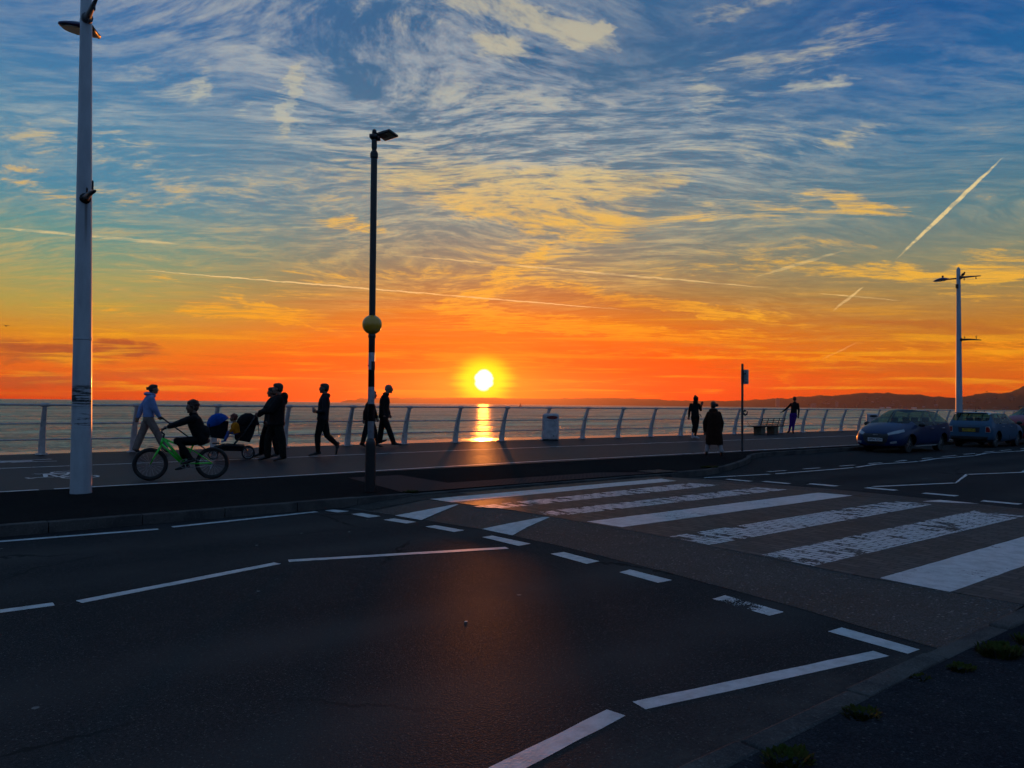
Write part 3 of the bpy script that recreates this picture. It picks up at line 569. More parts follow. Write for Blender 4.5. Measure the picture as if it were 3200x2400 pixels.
hc = bearing(12, 4300, 0); hzo.location = (hc.x, hc.y, 130 - 4.5); hzo.rotation_euler = (0, 0, HEAD - R(12)); hzo.scale = (9600, 12000, 275)
hm = bpy.data.materials.new('haze'); hm.use_nodes = True; hn = NT(hm.node_tree); hn.n.clear()
pv = hn.node('ShaderNodeVolumePrincipled'); pv.inputs['Color'].default_value = (0.95, 0.62, 0.42, 1); pv.inputs['Density'].default_value = 0.000032; pv.inputs['Anisotropy'].default_value = 0.8
hn.l.new(pv.outputs[0], hn.node('ShaderNodeOutputMaterial').inputs['Volume']); hzo.data.materials.clear(); hzo.data.materials.append(hm)
# ==== OBJECTS ====
# ------------------------------------------------------------------ materials of the things
WHITE = mat('white_pole_paint', alb=(0.50, 0.52, 0.54), rough=0.35, var=0.2, vscale=3, coat=0.2)
RAILM = mat('white_rail_paint', alb=(0.52, 0.45, 0.43), rough=0.45, var=0.35, vscale=8)
BLACK = mat('black_paint', alb=(0.008, 0.008, 0.009), rough=0.35, var=0.3, vscale=12)
DARKM = mat('dark_metal', alb=(0.02, 0.022, 0.025), rough=0.4, metal=0.4)
BLUEM = mat('blue_luminaire', alb=(0.008, 0.015, 0.09), rough=0.3, coat=0.3)
RUBBER = mat('rubber', alb=(0.012, 0.012, 0.012), rough=0.8)
STEEL = mat('steel', alb=(0.35, 0.35, 0.36), rough=0.3, metal=0.9)
LENS = mat('lamp_glass', alb=(0.30, 0.28, 0.18), rough=0.15, spec=0.6)
SKIN = mat('skin', alb=(0.20, 0.10, 0.065), rough=0.6)
SKINT = mat('skin_tanned', alb=(0.13, 0.065, 0.04), rough=0.6)
def cloth(name, rgb, v=0.35, sc=14): return mat(name, rgb, rough=0.9, var=v, vscale=sc, bump=0.4, bscale=60, spec=0.2)

# ------------------------------------------------------------------ railing on the sea wall
RY = 21.2
rail = empty('promenade_railing', (0, RY, PZ), 0, 'long white three-rail seaside railing with curved posts along the sea wall', 'railing')
def off(z):                                        # the posts curve back over the promenade
    t = z / 1.16; return -0.30 * t ** 1.7
pb = MB(); n = 9
for i in range(n):
    pass
vs = []
for i in range(n + 1):
    z = 1.17 * i / n; t = i / n; wu = 0.075 - 0.032 * t; dv = 0.065 - 0.028 * t; y = off(z); sl_ = -0.30 * 1.7 * (t ** 0.7) / 1.16 if t > 0 else 0
    nn = Vector((0, 1, -sl_)).normalized() * dv
    vs += [(-wu, y - nn.y, z - nn.z), (wu, y - nn.y, z - nn.z), (wu, y + nn.y, z + nn.z), (-wu, y + nn.y, z + nn.z)]
pb.add(vs, [(i * 4 + j, i * 4 + (j + 1) % 4, (i + 1) * 4 + (j + 1) % 4, (i + 1) * 4 + j) for i in range(n) for j in range(4)] + [(3, 2, 1, 0), (n * 4, n * 4 + 1, n * 4 + 2, n * 4 + 3)])
pb.tube([(-0.09, off(1.17) - 0.01, 1.185), (0.09, off(1.17) - 0.01, 1.185)], 0.046, 14)
pb.box((0, 0, 0.012), (0.26, 0.22, 0.024))
for sx_ in (-1, 1): pb.tube([(sx_ * 0.105, -0.07, 0.0), (sx_ * 0.105, -0.07, 0.045)], 0.014, 6); pb.tube([(sx_ * 0.105, 0.07, 0.0), (sx_ * 0.105, 0.07, 0.045)], 0.014, 6)
post0 = None
for k in range(-3, 37):
    if post0 is None:
        post0 = pb.build('post', RAILM, rail, bevel=0.008); post0.location.x = 3.05 + 2 * k
    else:
        c = post0.copy(); col.objects.link(c); c.parent = rail; c.location.x = 3.05 + 2 * k
for z, r_ in ((1.185, 0.027), (0.74, 0.021), (0.36, 0.021)):
    b = MB(); y = off(min(z, 1.17)) - 0.01
    b.tube([(-12 + i * 2.0, y, z + random.uniform(-0.003, 0.003)) for i in range(50)], r_, 10)
    b.build('rail', RAILM, rail, smooth=True)

# ------------------------------------------------------------------ street lamps
def pole_mat(name, scuff):
    m = bpy.data.materials.new(name); m.use_nodes = True; t = NT(m.node_tree); t.n.clear()
    b = t.node('ShaderNodeBsdfPrincipled'); o = t.node('ShaderNodeOutputMaterial'); co = t.node('ShaderNodeTexCoord').outputs['Object']
    sep = t.node('ShaderNodeSeparateXYZ'); t.l.new(co, sep.inputs[0]); z = sep.outputs[2]
    n1 = t.noise(t.maps(co, scale=(1, 1, 0.25)), 5, 5, 0.6)
    c = t.mix(t.mapr(n1, 0.3, 0.75), (0.42, 0.44, 0.47, 1), (0.29, 0.31, 0.34, 1))
    if scuff:                                      # black scrape marks round the pole, rust streak under the lower bracket
        sc = t.noise(t.maps(co, rot=0, scale=(2.2, 2.2, 34)), 1.6, 4, 0.75)
        band = t.m('MULTIPLY', t.mapr(z, 1.16, 1.30), t.mapr(z, 1.56, 1.48))
        c = t.mix(t.m('MULTIPLY', t.mapr(sc, 0.47, 0.53), band), c, (0.006, 0.006, 0.007, 1))
        band2 = t.m('MULTIPLY', t.mapr(z, 0.9, 0.98), t.mapr(z, 1.18, 1.1))
        c = t.mix(t.m('MULTIPLY', t.mapr(sc, 0.56, 0.6), band2), c, (0.05, 0.05, 0.06, 1))
        x = sep.outputs[0]
        st = t.m('MULTIPLY', t.m('MULTIPLY', t.mapr(x, 0.035, 0.012), t.mapr(x, -0.02, 0.0)), t.m('MULTIPLY', t.mapr(z, 3.3, 4.1), t.mapr(z, 4.2, 4.15)))
        c = t.mix(t.m('MULTIPLY', st, 0.7), c, (0.05, 0.03, 0.02, 1))
    t.l.new(c, b.inputs['Base Color']); b.inputs['Roughness'].default_value = 0.4; b.inputs['Coat Weight'].default_value = 0.15
    t.l.new(b.outputs[0], o.inputs[0]); return m
def luminaire(parent, tail, tip, up=Vector((0, 0, 1)), w_=0.17, mm=None):
    """shallow teardrop lamp head from tail to tip; dark blue shell, pale glass below, photocell on top"""
    tail, tip = Vector(tail), Vector(tip); d = (tip - tail); L = d.length; d.normalize(); s_ = d.cross(up).normalized(); u = s_.cross(d)
    prof = [(0.0, 0.05, 0.035), (0.08, 0.075, 0.055), (0.2, 0.125, 0.085), (0.38, w_ * 0.95, 0.11), (0.55, w_, 0.105), (0.72, w_ * 0.88, 0.08), (0.88, w_ * 0.58, 0.05), (0.97, w_ * 0.28, 0.03), (1.0, 0.03, 0.02)]
    sh = MB(); n = 18; vs = []
    for t, w1, h1 in prof:
        c = tail + d * (L * t)
        for j in range(n):
            a = 2 * math.pi * j / n; y = math.sin(a); vs.append(c + s_ * (w1 * math.cos(a)) + u * (h1 * y if y > 0 else 0.018 * y))
    k = len(prof)
    sh.add(vs, [(i * n + j, i * n + (j + 1) % n, (i + 1) * n + (j + 1) % n, (i + 1) * n + j) for i in range(k - 1) for j in range(n)] + [tuple(range(n - 1, -1, -1)), tuple((k - 1) * n + j for j in range(n))])
    o = sh.build('luminaire', mm or BLUEM, parent, smooth=True)
    g = MB(); vs = []; m = 20
    for j in range(m):
        a = 2 * math.pi * j / m; vs.append(tail + d * (L * (0.56 + 0.36 * math.cos(a))) + s_ * (w_ * 0.72 * math.sin(a)) - u * 0.030)
    vs2 = [v + u * 0.016 for v in vs]; g.add(vs + vs2, [tuple(range(m)), tuple(range(2 * m - 1, m - 1, -1))] + [(j, m + j, m + (j + 1) % m, (j + 1) % m) for j in range(m)])
    g.build('lamp_glass', LENS, o)
    p = MB(); c = tail + d * (L * 0.40) + u * 0.09; p.tube([c, c + u * 0.04, c + u * 0.045, c + u * 0.085, c + u * 0.10], [0.03, 0.03, 0.042, 0.042, 0.03], 14); p.build('photocell', DARKM, o, smooth=False)
def lamp_post(loc, lean, label, scuff, lum_tail, lum_tip, arm_dir):
    t = empty('street_lamp', loc, 0, label, 'street lamp'); t.rotation_euler = lean
    p = MB(); prof = [(0.140, 0.0), (0.140, 0.02), (0.1385, 0.05)] + [(0.1385 * (1 - 0.47 * z / 7.2), z) for z in (0.6, 1.2, 1.8, 2.17)] + [(0.124, 2.172), (0.124, 2.196)] + [(0.1385 * (1 - 0.47 * z / 7.2), z) for z in (2.2, 3.0, 4.0, 5.0, 6.0, 7.1)] + [(0.055, 7.14), (0.03, 7.2)]
    p.lathe(prof, 32); po = p.build('pole', pole_mat('pole_paint_scuffed' if scuff else 'pole_paint', scuff), t, smooth=True)
    md = po.modifiers.new('es', 'EDGE_SPLIT'); md.split_angle = R(40)
    r = MB(); r.lathe([(0.1195, 0), (0.122, 0.004), (0.122, 0.016), (0.1195, 0.02)], 32, (0, 0, 2.166)); r.build('band', DARKM, t)
    if scuff: pass
    a = Vector(arm_dir).normalized()
    for z, sgn in ((6.76, -1), (4.17, 1)):
        q = MB(); q.tube([a * 0.05 + Vector((0, 0, z)), a * 0.45 + Vector((0, 0, z - 0.005)), a * 0.84 + Vector((0, 0, z - 0.02 - (0.035 if sgn > 0 else 0)))], [0.052, 0.035, 0.018], 10)
        q.tube([a * 0.05 + Vector((0, 0, z)), a * 0.11 + Vector((0, 0, z))], 0.075, 12)
        ar = q.build('banner_arm', DARKM if sgn > 0 else mat('grey_arm', alb=(0.10, 0.11, 0.12), rough=0.5), t, smooth=True)
        for k in (0.22, 0.66):
            h = MB(); c = a * k + Vector((0, 0, z)); h.tube([c, c + Vector((0, 0, sgn * 0.07)), c + Vector((0, 0, sgn * 0.085)) + a * 0.01], [0.013, 0.013, 0.012], 8); h.torus(c + Vector((0, 0, sgn * 0.10)), 0.022, 0.009, 'x', 12, 6); h.build('hook', DARKM, ar)
    lt, lp = Vector(lum_tail), Vector(lum_tip)
    s_ = MB(); s_.tube([Vector((0, 0, lt.z)) + (lt - Vector((0, 0, lt.z))).normalized() * 0.05, lt], [0.032, 0.028], 10); s_.build('lamp_arm', DARKM, t, smooth=True)
    luminaire(t, lt, lp)
    return t
lamp_post((2.26, 12.29, PZ), (R(-0.35), R(-0.62), 0), 'nearest tall white street lamp with black scrape marks and blue lamp head', True, (0.26, 0.47, 6.77), (-0.30, 0.25, 6.73), (-0.03, -1, 0))
lamp2 = lamp_post((34.62, 12.80, PZ), (0, R(-0.1), 0), 'distant white street lamp behind the parked cars, seen in full', False, (0, 0.36, 6.74), (0, 0.98, 6.72), (0, -1, 0))
bx = MB(); bx.box((-0.10, 0.02, 6.40), (0.07, 0.09, 0.17)); bx.build('sensor_box', DARKM, lamp2, bevel=0.008)

# ------------------------------------------------------------------ crossing beacon
def stripes_mat():
    m = bpy.data.materials.new('beacon_stripes'); m.use_nodes = True; t = NT(m.node_tree); t.n.clear()
    b = t.node('ShaderNodeBsdfPrincipled'); o = t.node('ShaderNodeOutputMaterial'); sep = t.node('ShaderNodeSeparateXYZ'); co = t.node('ShaderNodeTexCoord').outputs['Object']; t.l.new(co, sep.inputs[0])
    k = t.m('FLOOR', t.m('DIVIDE', t.m('SUBTRACT', sep.outputs[2], 0.79), 0.2555)); od = t.m('MODULO', t.m('ADD', k, 2.0), 2.0)
    wsel = t.m('MULTIPLY', t.m('LESS_THAN', od, 0.5), t.m('LESS_THAN', sep.outputs[2], 2.07)); wsel = t.m('MULTIPLY', wsel, t.m('GREATER_THAN', sep.outputs[2], 0.79))
    nz = t.noise(co, 18, 4, 0.6)
    t.l.new(t.mix(wsel, (0.008, 0.008, 0.009, 1), t.mix(t.mapr(nz, 0.4, 0.75), (0.5, 0.5, 0.54, 1), (0.34, 0.34, 0.38, 1))), b.inputs['Base Color']); b.inputs['Roughness'].default_value = 0.35
    t.l.new(b.outputs[0], o.inputs[0]); return m
bc = empty('belisha_beacon', (5.69, 10.18, PZ), 0, 'black and white striped crossing beacon post with a yellow globe', 'crossing beacon')
bc.rotation_euler = (0, R(-0.2), 0)
p = MB(); p.lathe([(0.076, 0), (0.076, 0.70), (0.072, 0.74), (0.050, 0.79)], 24); p.build('base_sleeve', BLACK, bc, smooth=False)
p = MB(); p.lathe([(0.0485, 0.785), (0.0485, 2.34), (0.0485, 2.63), (0.0485, 4.94), (0.0485, 4.99)], 24); p.build('pole', stripes_mat(), bc, smooth=True)
p = MB(); p.lathe([(0.055, 2.29), (0.058, 2.31), (0.052, 2.345)], 24); p.build('collar', BLACK, bc)
GLOBE = mat('yellow_globe', alb=(0.55, 0.27, 0.01), rough=0.3, coat=0.4)
p = MB(); p.ell((0, 0, 2.485), (0.146, 0.146, 0.146), None, 32, 20); p.build('globe', GLOBE, bc, smooth=True)
p = MB(); p.lathe([(0.0485, 4.985), (0.058, 5.0), (0.060, 5.055), (0.048, 5.09), (0.036, 5.10), (0.036, 5.13), (0.041, 5.14), (0.041, 5.27), (0.038, 5.275)], 20); p.build('neck', BLACK, bc)
vr = Vector((0.88, -0.47, 0)).normalized(); vf = Vector((0.47, 0.88, 0))        # roughly across and along the view there
hd = MB(); hd.ell((-0.0, 0, 5.31), (0.075, 0.06, 0.055)); hd.tube([vr * -0.075 + Vector((0, 0, 5.325)), vr * 0.03 + Vector((0, 0, 5.325))], 0.032, 12); hd.tube([vr * 0.02 + Vector((0, 0, 5.28)), vr * 0.085 + Vector((0, 0, 5.30))], [0.03, 0.045], 10)
ho = fused(hd, 'lamp_bracket', BLACK, bc, 0.008, 3)
p = MB(); p.lathe([(0.034, 5.34), (0.036, 5.37), (0.036, 5.39), (0.028, 5.415), (0.012, 5.428)], 16); p.build('photocell', BLACK, bc, smooth=True)
# flat square floodlight tilted down towards the crossing
pan = MB(); cpt = vr * 0.19 + vf * 0.0 + Vector((0, 0, 5.355)); ax1 = (vr * 0.74 - vf * 0.62 + Vector((0, 0, 0.10))).normalized(); ax2 = ax1.cross(Vector((0.25, -0.3, 1))).normalized(); ax3 = ax1.cross(ax2).normalized()
rm = Matrix((ax1, ax2, ax3)).transposed()
pan.box(cpt, (0.25, 0.22, 0.035), rm); pan.box(cpt - vr * 0.06, (0.12, 0.12, 0.06), rm)
fo = pan.build('floodlight', BLACK, bc, bevel=0.006)
p = MB(); sgn = -1 if ax3.z > 0 else 1; p.box(cpt + ax3 * sgn * 0.021, (0.19, 0.16, 0.008), rm); p.build('lamp_glass', LENS, fo)
p = MB(); p.box((-0.002, -0.05, 1.87), (0.05, 0.03, 0.13)); p.tube([(-0.05, -0.01, 1.87), (-0.075, -0.01, 1.87)], 0.008, 6); p.build('switch_box', BLACK, bc, bevel=0.004)

# ------------------------------------------------------------------ sign post with a timetable-like plate
sp = empty('sign_post', (19.76, 13.22, PZ), 0, 'thin dark sign post with one small white parking plate near the top', 'sign post')
p = MB(); p.tube([(0, 0, 0), (0, 0, 2.58)], 0.034, 16); p.build('pole', mat('dark_grey_post', alb=(0.03, 0.028, 0.03), rough=0.5), sp, smooth=False)
p = MB(); rz = Matrix.Rotation(math.atan2(0.44, 0.90) + R(-58), 3, 'Z')
p.box((0, 0, 0), (0.24, 0.012, 0.43), None)
PLATE = mat('plate_white', alb=(0.36, 0.36, 0.38), rough=0.5)
plate = p.build('plate', PLATE, sp, bevel=0.004); plate.location = (0.055, -0.045, 2.19); plate.rotation_euler = (0, 0, R(-82))
def text_mesh(txt, size, name, m, parent, loc, rot, extr=0.001, bold=0.0):
    cu_ = bpy.data.curves.new(name, 'FONT'); cu_.body = txt; cu_.size = size; cu_.align_x = 'CENTER'; cu_.align_y = 'CENTER'; cu_.extrude = extr; cu_.offset = bold
    o = bpy.data.objects.new(name, cu_); col.objects.link(o); dg = bpy.context.evaluated_depsgraph_get()
    me = bpy.data.meshes.new_from_object(o.evaluated_get(dg)); bpy.data.objects.remove(o)
    ob = bpy.data.objects.new(name, me); col.objects.link(ob); me.materials.clear(); me.materials.append(m); ob.parent = parent; ob.location = loc; ob.rotation_euler = rot; return ob
INK = mat('ink', alb=(0.01, 0.01, 0.012), rough=0.6); WINK = mat('plate_letter_white', alb=(0.5, 0.5, 0.5), rough=0.5)
d_ = MB(); d_.box((0, -0.0075, 0.125), (0.11, 0.003, 0.11)); dd = d_.build('parking_symbol', INK, plate)
text_mesh('P', 0.10, 'letter', WINK, dd, (0, -0.0105, 0.125), (R(90), 0, 0), 0.0008, 0.002)
ln = MB()
for i in range(6): ln.box((random.uniform(-0.01, 0.01), -0.0072, 0.04 - i * 0.034), (0.18 - 0.05 * (i % 3 == 2), 0.0025, 0.011))
ln.box((0.05, -0.0072, -0.175), (0.08, 0.0025, 0.03)); ln.build('text_lines', INK, plate)

# ------------------------------------------------------------------ bins
def litter_bin(loc, rz, label, face):
    t = empty('litter_bin', loc, rz, label, 'litter bin', 'white litter bins by the railing'); W, D, H = 0.60, 0.42, 0.98
    b = MB(); b.box((0, 0, H / 2 + 0.01), (W, D, H - 0.02)); o = b.build('body', mat('bin_white', alb=(0.46, 0.41, 0.42), rough=0.5, var=0.3, vscale=6), t)
    bv = o.modifiers.new('b', 'BEVEL'); bv.width = 0.09; bv.segments = 5; bake(o)
    b = MB(); m = 22; vs = [(0.06 + 0.20 * math.cos(2 * math.pi * i / m), -D / 2 - 0.006, 0.84 + 0.062 * math.sin(2 * math.pi * i / m)) for i in range(m)]
    vs += [(x, -D / 2 + 0.02, z) for x, _, z in vs]; b.add(vs, [tuple(range(m)), tuple(range(2 * m - 1, m - 1, -1))] + [(i, m + i, m + (i + 1) % m, (i + 1) % m) for i in range(m)]); b.build('opening', face, t)
    b = MB(); b.box((0, 0, 0.03), (W * 0.93, D * 0.93, 0.06)); b.build('base', DARKM, t)
    b = MB(); b.box((0.0, -D / 2 - 0.001, 0.725), (W * 0.82, 0.006, 0.006)); b.build('door_seam', DARKM, t)
    b = MB(); b.box((0.12, -D / 2 - 0.001, 0.18), (0.03, 0.006, 0.05)); b.build('lock', DARKM, t)
    return t
litter_bin((18.85, 20.62, PZ), R(-42), 'white litter bin with red oval slot, near the middle of the railing', mat('bin_red', alb=(0.16, 0.012, 0.01), rough=0.6))
litter_bin((42.6, 20.2, PZ), R(-60), 'white litter bin standing just beyond the bonnet of the blue car', mat('bin_dark', alb=(0.01, 0.01, 0.012), rough=0.6))

# ------------------------------------------------------------------ bench
bn_ = empty('park_bench', (32.35, 20.35, PZ), R(0), 'dark bench with slatted open backrest on two concrete blocks', 'bench')
WOOD = mat('dark_wood', alb=(0.035, 0.022, 0.015), rough=0.7, var=0.4, vscale=9); CBL = mat('bench_concrete', alb=(0.10, 0.085, 0.06), rough=0.9, var=0.3, vscale=8)
for x in (-0.55, 0.55):
    b = MB(); b.box((x, 0, 0.17), (0.34, 0.42, 0.34)); b.build('leg', CBL, bn_, bevel=0.02)
b = MB(); b.prism([(-1.2, 0.37), (1.2, 0.37), (1.17, 0.42), (-1.17, 0.42)], -0.25, 0.25)
for x in (-0.55, 0.55): b.box((x, 0, 0.355), (0.5, 0.4, 0.03))
b.build('seat', WOOD, bn_, bevel=0.008)
bk = MB()
for z in (0.47, 0.56, 0.65, 0.76): bk.box((0.18, -0.20 - (z - 0.42) * 0.35, z), (1.94, 0.03, 0.028))
for x in (-0.76, -0.29, 0.18, 0.65, 1.12): bk.tube([(x, -0.19, 0.40), (x, -0.32, 0.775)], 0.017, 8)
bk.build('backrest', DARKM, bn_)
for x in (-1.0, -0.1, 0.6):
    bk = MB(); bk.tube([(x - 0.25, 0.2, 0.60), (x, 0.2, 0.42)], 0.008, 6); bk.build('armrest', DARKM, bn_)

# wreath tied to a railing post
wr = MB(); random.seed(3)
for i in range(46):
    a = random.uniform(0, 2 * math.pi); wr.ell((0.085 * math.cos(a) + random.uniform(-.02, .02), random.uniform(-.03, .03), 0.10 * math.sin(a) + random.uniform(-.02, .02)), (0.026, 0.02, 0.026), None, 6, 5)
wo = tag(wr.build('wreath', mat('dried_flowers', alb=(0.04, 0.012, 0.012), rough=0.9, rgb2=(30, 16, 30), vscale=30)), 'small dark wreath of dried flowers tied to a railing post', 'wreath'); wo.location = (31.42, 20.86, 1.13); wo.rotation_euler = (0, 0, R(-50))

# ------------------------------------------------------------------ people
def V(*a): return Vector(a)
def limb(mb, pts, rads, n=10):
    pts = [Vector(p) for p in pts]; mb.tube(pts, rads, n)
    for p, r_ in zip(pts, rads): mb.ell(p, (r_, r_, r_), None, 10, 7)
def rotf(f, tilt=0.0):
    """matrix whose x axis is the facing direction f, tilted down by tilt"""
    f = Vector(f).normalized(); f = (Vector((f.x, f.y, 0)).normalized() * math.cos(tilt) - Vector((0, 0, 1)) * math.sin(tilt)); s_ = Vector((0, 0, 1)).cross(f).normalized(); u = f.cross(s_)
    return Matrix((f, s_, u)).transposed()
def head(mb, c, f, k=1.0, tilt=0.0, ears=True):
    M = rotf(f, tilt); c = Vector(c); P_ = lambda x, y, z: c + M @ Vector((x, y, z)) * k
    e = lambda p, r_, nu=14, nv=9: mb.ell(P_(*p), [q * k for q in r_], M, nu, nv)
    e((-0.012, 0, 0.022), (0.098, 0.076, 0.092)); e((0.030, 0, -0.025), (0.062, 0.060, 0.082)); e((0.052, 0, -0.085), (0.034, 0.036, 0.026)); e((0.072, 0, -0.098), (0.016, 0.018, 0.015), 8, 6)
    e((0.078, 0, 0.030), (0.014, 0.048, 0.014)); e((0.094, 0, -0.012), (0.016, 0.011, 0.030), 8, 6); e((0.101, 0, -0.028), (0.017, 0.015, 0.012), 8, 6)
    e((0.084, 0, -0.058), (0.013, 0.024, 0.009), 8, 6); e((0.081, 0, -0.070), (0.012, 0.021, 0.008), 8, 6)
    for y in (-1, 1):
        e((0.076, y * 0.031, 0.004), (0.013, 0.014, 0.011), 8, 6); e((0.058, y * 0.042, -0.026), (0.028, 0.020, 0.026), 8, 6)
        if ears: e((-0.005, y * 0.078, -0.006), (0.020, 0.011, 0.033), 8, 6)
    return M
def neck(mb, base, c, f, k=1.0):
    M = rotf(f); limb(mb, [base, Vector(c) + M @ Vector((-0.025, 0, -0.06)) * k], [0.058 * k, 0.052 * k])
def hand(mb, wrist, d, palm, curl=0.5, k=1.0, thumb=1):
    """d: direction of the hand, palm: palm normal; five fingers of unequal length, bent by curl"""
    d = Vector(d).normalized(); p = Vector(palm); p = (p - d * p.dot(d)).normalized(); s_ = d.cross(p); w_ = Vector(wrist)
    M = Matrix((d, s_, p)).transposed()
    mb.ell(w_ + d * 0.048 * k, (0.052 * k, 0.040 * k, 0.016 * k), M, 10, 7); mb.ell(w_ + d * 0.012 * k, (0.034 * k, 0.028 * k, 0.020 * k), M, 8, 6)
    for i, L in enumerate((0.070, 0.080, 0.074, 0.058)):
        b = w_ + d * (0.084 - abs(i - 1.3) * 0.005) * k + s_ * ((i - 1.5) * 0.021) * k; pts = [b]; a = 0.0
        for j, seg in enumerate((0.45, 0.30, 0.25)):
            a += curl * (0.9 if j == 0 else 1.1); pts.append(pts[-1] + (d * math.cos(a) + p * math.sin(a)) * L * seg * k)
        mb.tube(pts, [0.0098 * k, 0.0092 * k, 0.0088 * k, 0.0075 * k], 7)
    b = w_ + d * 0.028 * k + s_ * (-0.030 * thumb) * k; t1 = b + (d * 0.6 - s_ * 0.6 * thumb + p * 0.5).normalized() * 0.034 * k
    mb.tube([b, t1, t1 + (d * 0.9 + p * 0.5).normalized() * 0.030 * k], [0.013 * k, 0.011 * k, 0.009 * k], 7)
def shoe(mb, ankle, toe, k=1.0, boot=0.0, sole=None):
    a, t = Vector(ankle), Vector(toe); d = (t - a); fl = Vector((d.x, d.y, 0)); 
    if d.z < -0.6 * d.length and fl.length < 0.06: u = Vector((fl.x, fl.y, 0)).normalized() if fl.length > 1e-3 else Vector((-1, 0, 0))
    dd = d.normalized(); s_ = dd.cross(Vector((0, 0, 1))).normalized() if abs(dd.z) < 0.95 else Vector((0, 1, 0)); u = s_.cross(dd).normalized()
    if u.z < 0: u = -u
    heel = a - u * 0.0
    L = d.length
    M = Matrix((dd, s_, u)).transposed(); mb.ell(a + dd * L * 0.15 - u * 0.005, (0.075 * k, 0.042 * k, 0.048 * k), M)
    mb.ell(a + dd * (L * 0.62) - u * 0.004, (0.085 * k, 0.045 * k, 0.032 * k), M); mb.ell(a + dd * (L * 0.86), (0.06 * k, 0.042 * k, 0.026 * k), M)
    mb.ell(a - dd * 0.035 * k - u * 0.012, (0.045 * k, 0.037 * k, 0.045 * k), M)
    if boot: mb.tube([a, a + Vector((0, 0, boot))], [0.05 * k, 0.055 * k], 10)
HEADM = R(50.461)
def person(loc, rot, label, J, skin, top, bottom, shoes, group=None, k=1.0, cat='person', sit=False):
    """J: joints in metres, x to the right of the walker's own frame, y away, z up. Body is one mesh; clothes and hair are its children."""
    b = MB(); f = J['face']; hk = J.get('hk', 1.0) * k
    head(b, J['head'], f, hk, J.get('tilt', 0.0), J.get('ears', True)); neck(b, J['neck'], J['head'], f, hk)
    sA, sB, hA, hB = [Vector(J[q]) for q in ('sA', 'sB', 'hA', 'hB')]; cS, cH = (sA + sB) / 2, (hA + hB) / 2
    nk = Vector(J['neck']); wS = (sB - sA); wH = (hB - hA); up_ = (cS - cH).normalized(); dS = wS.cross(up_).normalized(); dH = wH.cross(up_).normalized(); ws, wh = wS.normalized(), wH.normalized()
    bulk = J.get('bulk', 1.0)
    def sec(t, a, d, o=0.0):
        c = cH.lerp(cS, t); wv = wh.lerp(ws, t).normalized(); dv = dH.lerp(dS, t).normalized(); return (c + dv * o, wv * a * bulk * k, dv * d * bulk * k)
    tr_ = [sec(-0.22, 0.10, 0.07), sec(-0.12, 0.145, 0.095), sec(0.0, 0.155, 0.105), sec(0.3, 0.13, 0.09), sec(0.6, 0.145, 0.10), sec(0.85, 0.155, 0.10), sec(1.0, 0.13, 0.08), (nk, ws * 0.055 * k, dS * 0.05 * k)]
    b.loft(tr_)
    for S, E, H, q in (('sA', 'eA', 'wA', 'A'), ('sB', 'eB', 'wB', 'B')):
        limb(b, [J[S], J[E], J[H]], [0.044 * k, 0.036 * k, 0.025 * k]); d_ = J.get('hd' + q) or (Vector(J[H]) - Vector(J[E]))
        hand(b, J[H], d_, J.get('pm' + q, (0, 1, 0)), J.get('curl' + q, 0.45), k, J.get('th' + q, 1))
    for Hh, K_, A_, T_ in (('hA', 'kA', 'aA', 'tA'), ('hB', 'kB', 'aB', 'tB')):
        limb(b, [J[Hh], J[K_], J[A_]], [0.075 * k, 0.052 * k, 0.036 * k]); limb(b, [J[A_], Vector(J[A_]).lerp(Vector(J[T_]), 0.9)], [0.035 * k, 0.022 * k])
    body = fused(b, 'person', skin, None, J.get('vox', 0.0085), 2); body.location = loc; body.rotation_euler = (0, 0, R(rot)); tag(body, label, cat, group)
    # trousers
    bt = MB(); lw = J.get('legw', (0.095, 0.072, 0.060)); 
    bt.loft([sec(-0.2, 0.11, 0.09), sec(-0.1, 0.16, 0.115), sec(0.04, 0.165, 0.12), sec(0.2, 0.15, 0.108)])
    for Hh, K_, A_ in (('hA', 'kA', 'aA'), ('hB', 'kB', 'aB')):
        h, kk, a = Vector(J[Hh]), Vector(J[K_]), Vector(J[A_]); a2 = kk.lerp(a, J.get('cuff', 0.93))
        limb(bt, [h, h.lerp(kk, 0.5), kk, kk.lerp(a2, 0.4), a2], [lw[0] * k, (lw[0] * 0.55 + lw[1] * 0.45) * k, lw[1] * k, (lw[1] * 0.65 + lw[2] * 0.4) * k, lw[2] * k])
    fused(bt, J.get('bname', 'trousers'), bottom, body, 0.012, 5)
    # top: torso and sleeves
    tt = MB(); tb = J.get('topw', 1.0); hem = J.get('hem', -0.08); e = lambda t, a, d, o=0.0: sec(t, a * tb, d * tb, o)
    hw = J.get('hemw', 1.0)
    tt.loft([e(hem, 0.17 * hw, 0.13 * hw), e(hem + 0.06, 0.18 * hw, 0.135 * hw), e(0.15, 0.17, 0.125), e(0.45, 0.165, 0.125), e(0.75, 0.178, 0.13), e(0.93, 0.175, 0.118), e(1.06, 0.12, 0.09), (nk + (nk - cS) * 0.15, ws * 0.072 * k, dS * 0.072 * k)])
    aw = J.get('armw', (0.070, 0.058, 0.046))
    for S, E, H in (('sA', 'eA', 'wA'), ('sB', 'eB', 'wB')):
        s1, e1, w1 = Vector(J[S]), Vector(J[E]), Vector(J[H]); limb(tt, [s1, e1, e1.lerp(w1, J.get('slv', 0.93))], [aw[0] * k, aw[1] * k, aw[2] * k])
    for c, rr in J.get('extra', []): tt.ell(c, rr)
    for pts, rr in J.get('extrat', []): limb(tt, pts, rr)
    fused(tt, J.get('tname', 'jacket'), top, body, 0.012, J.get('tsm', 5))
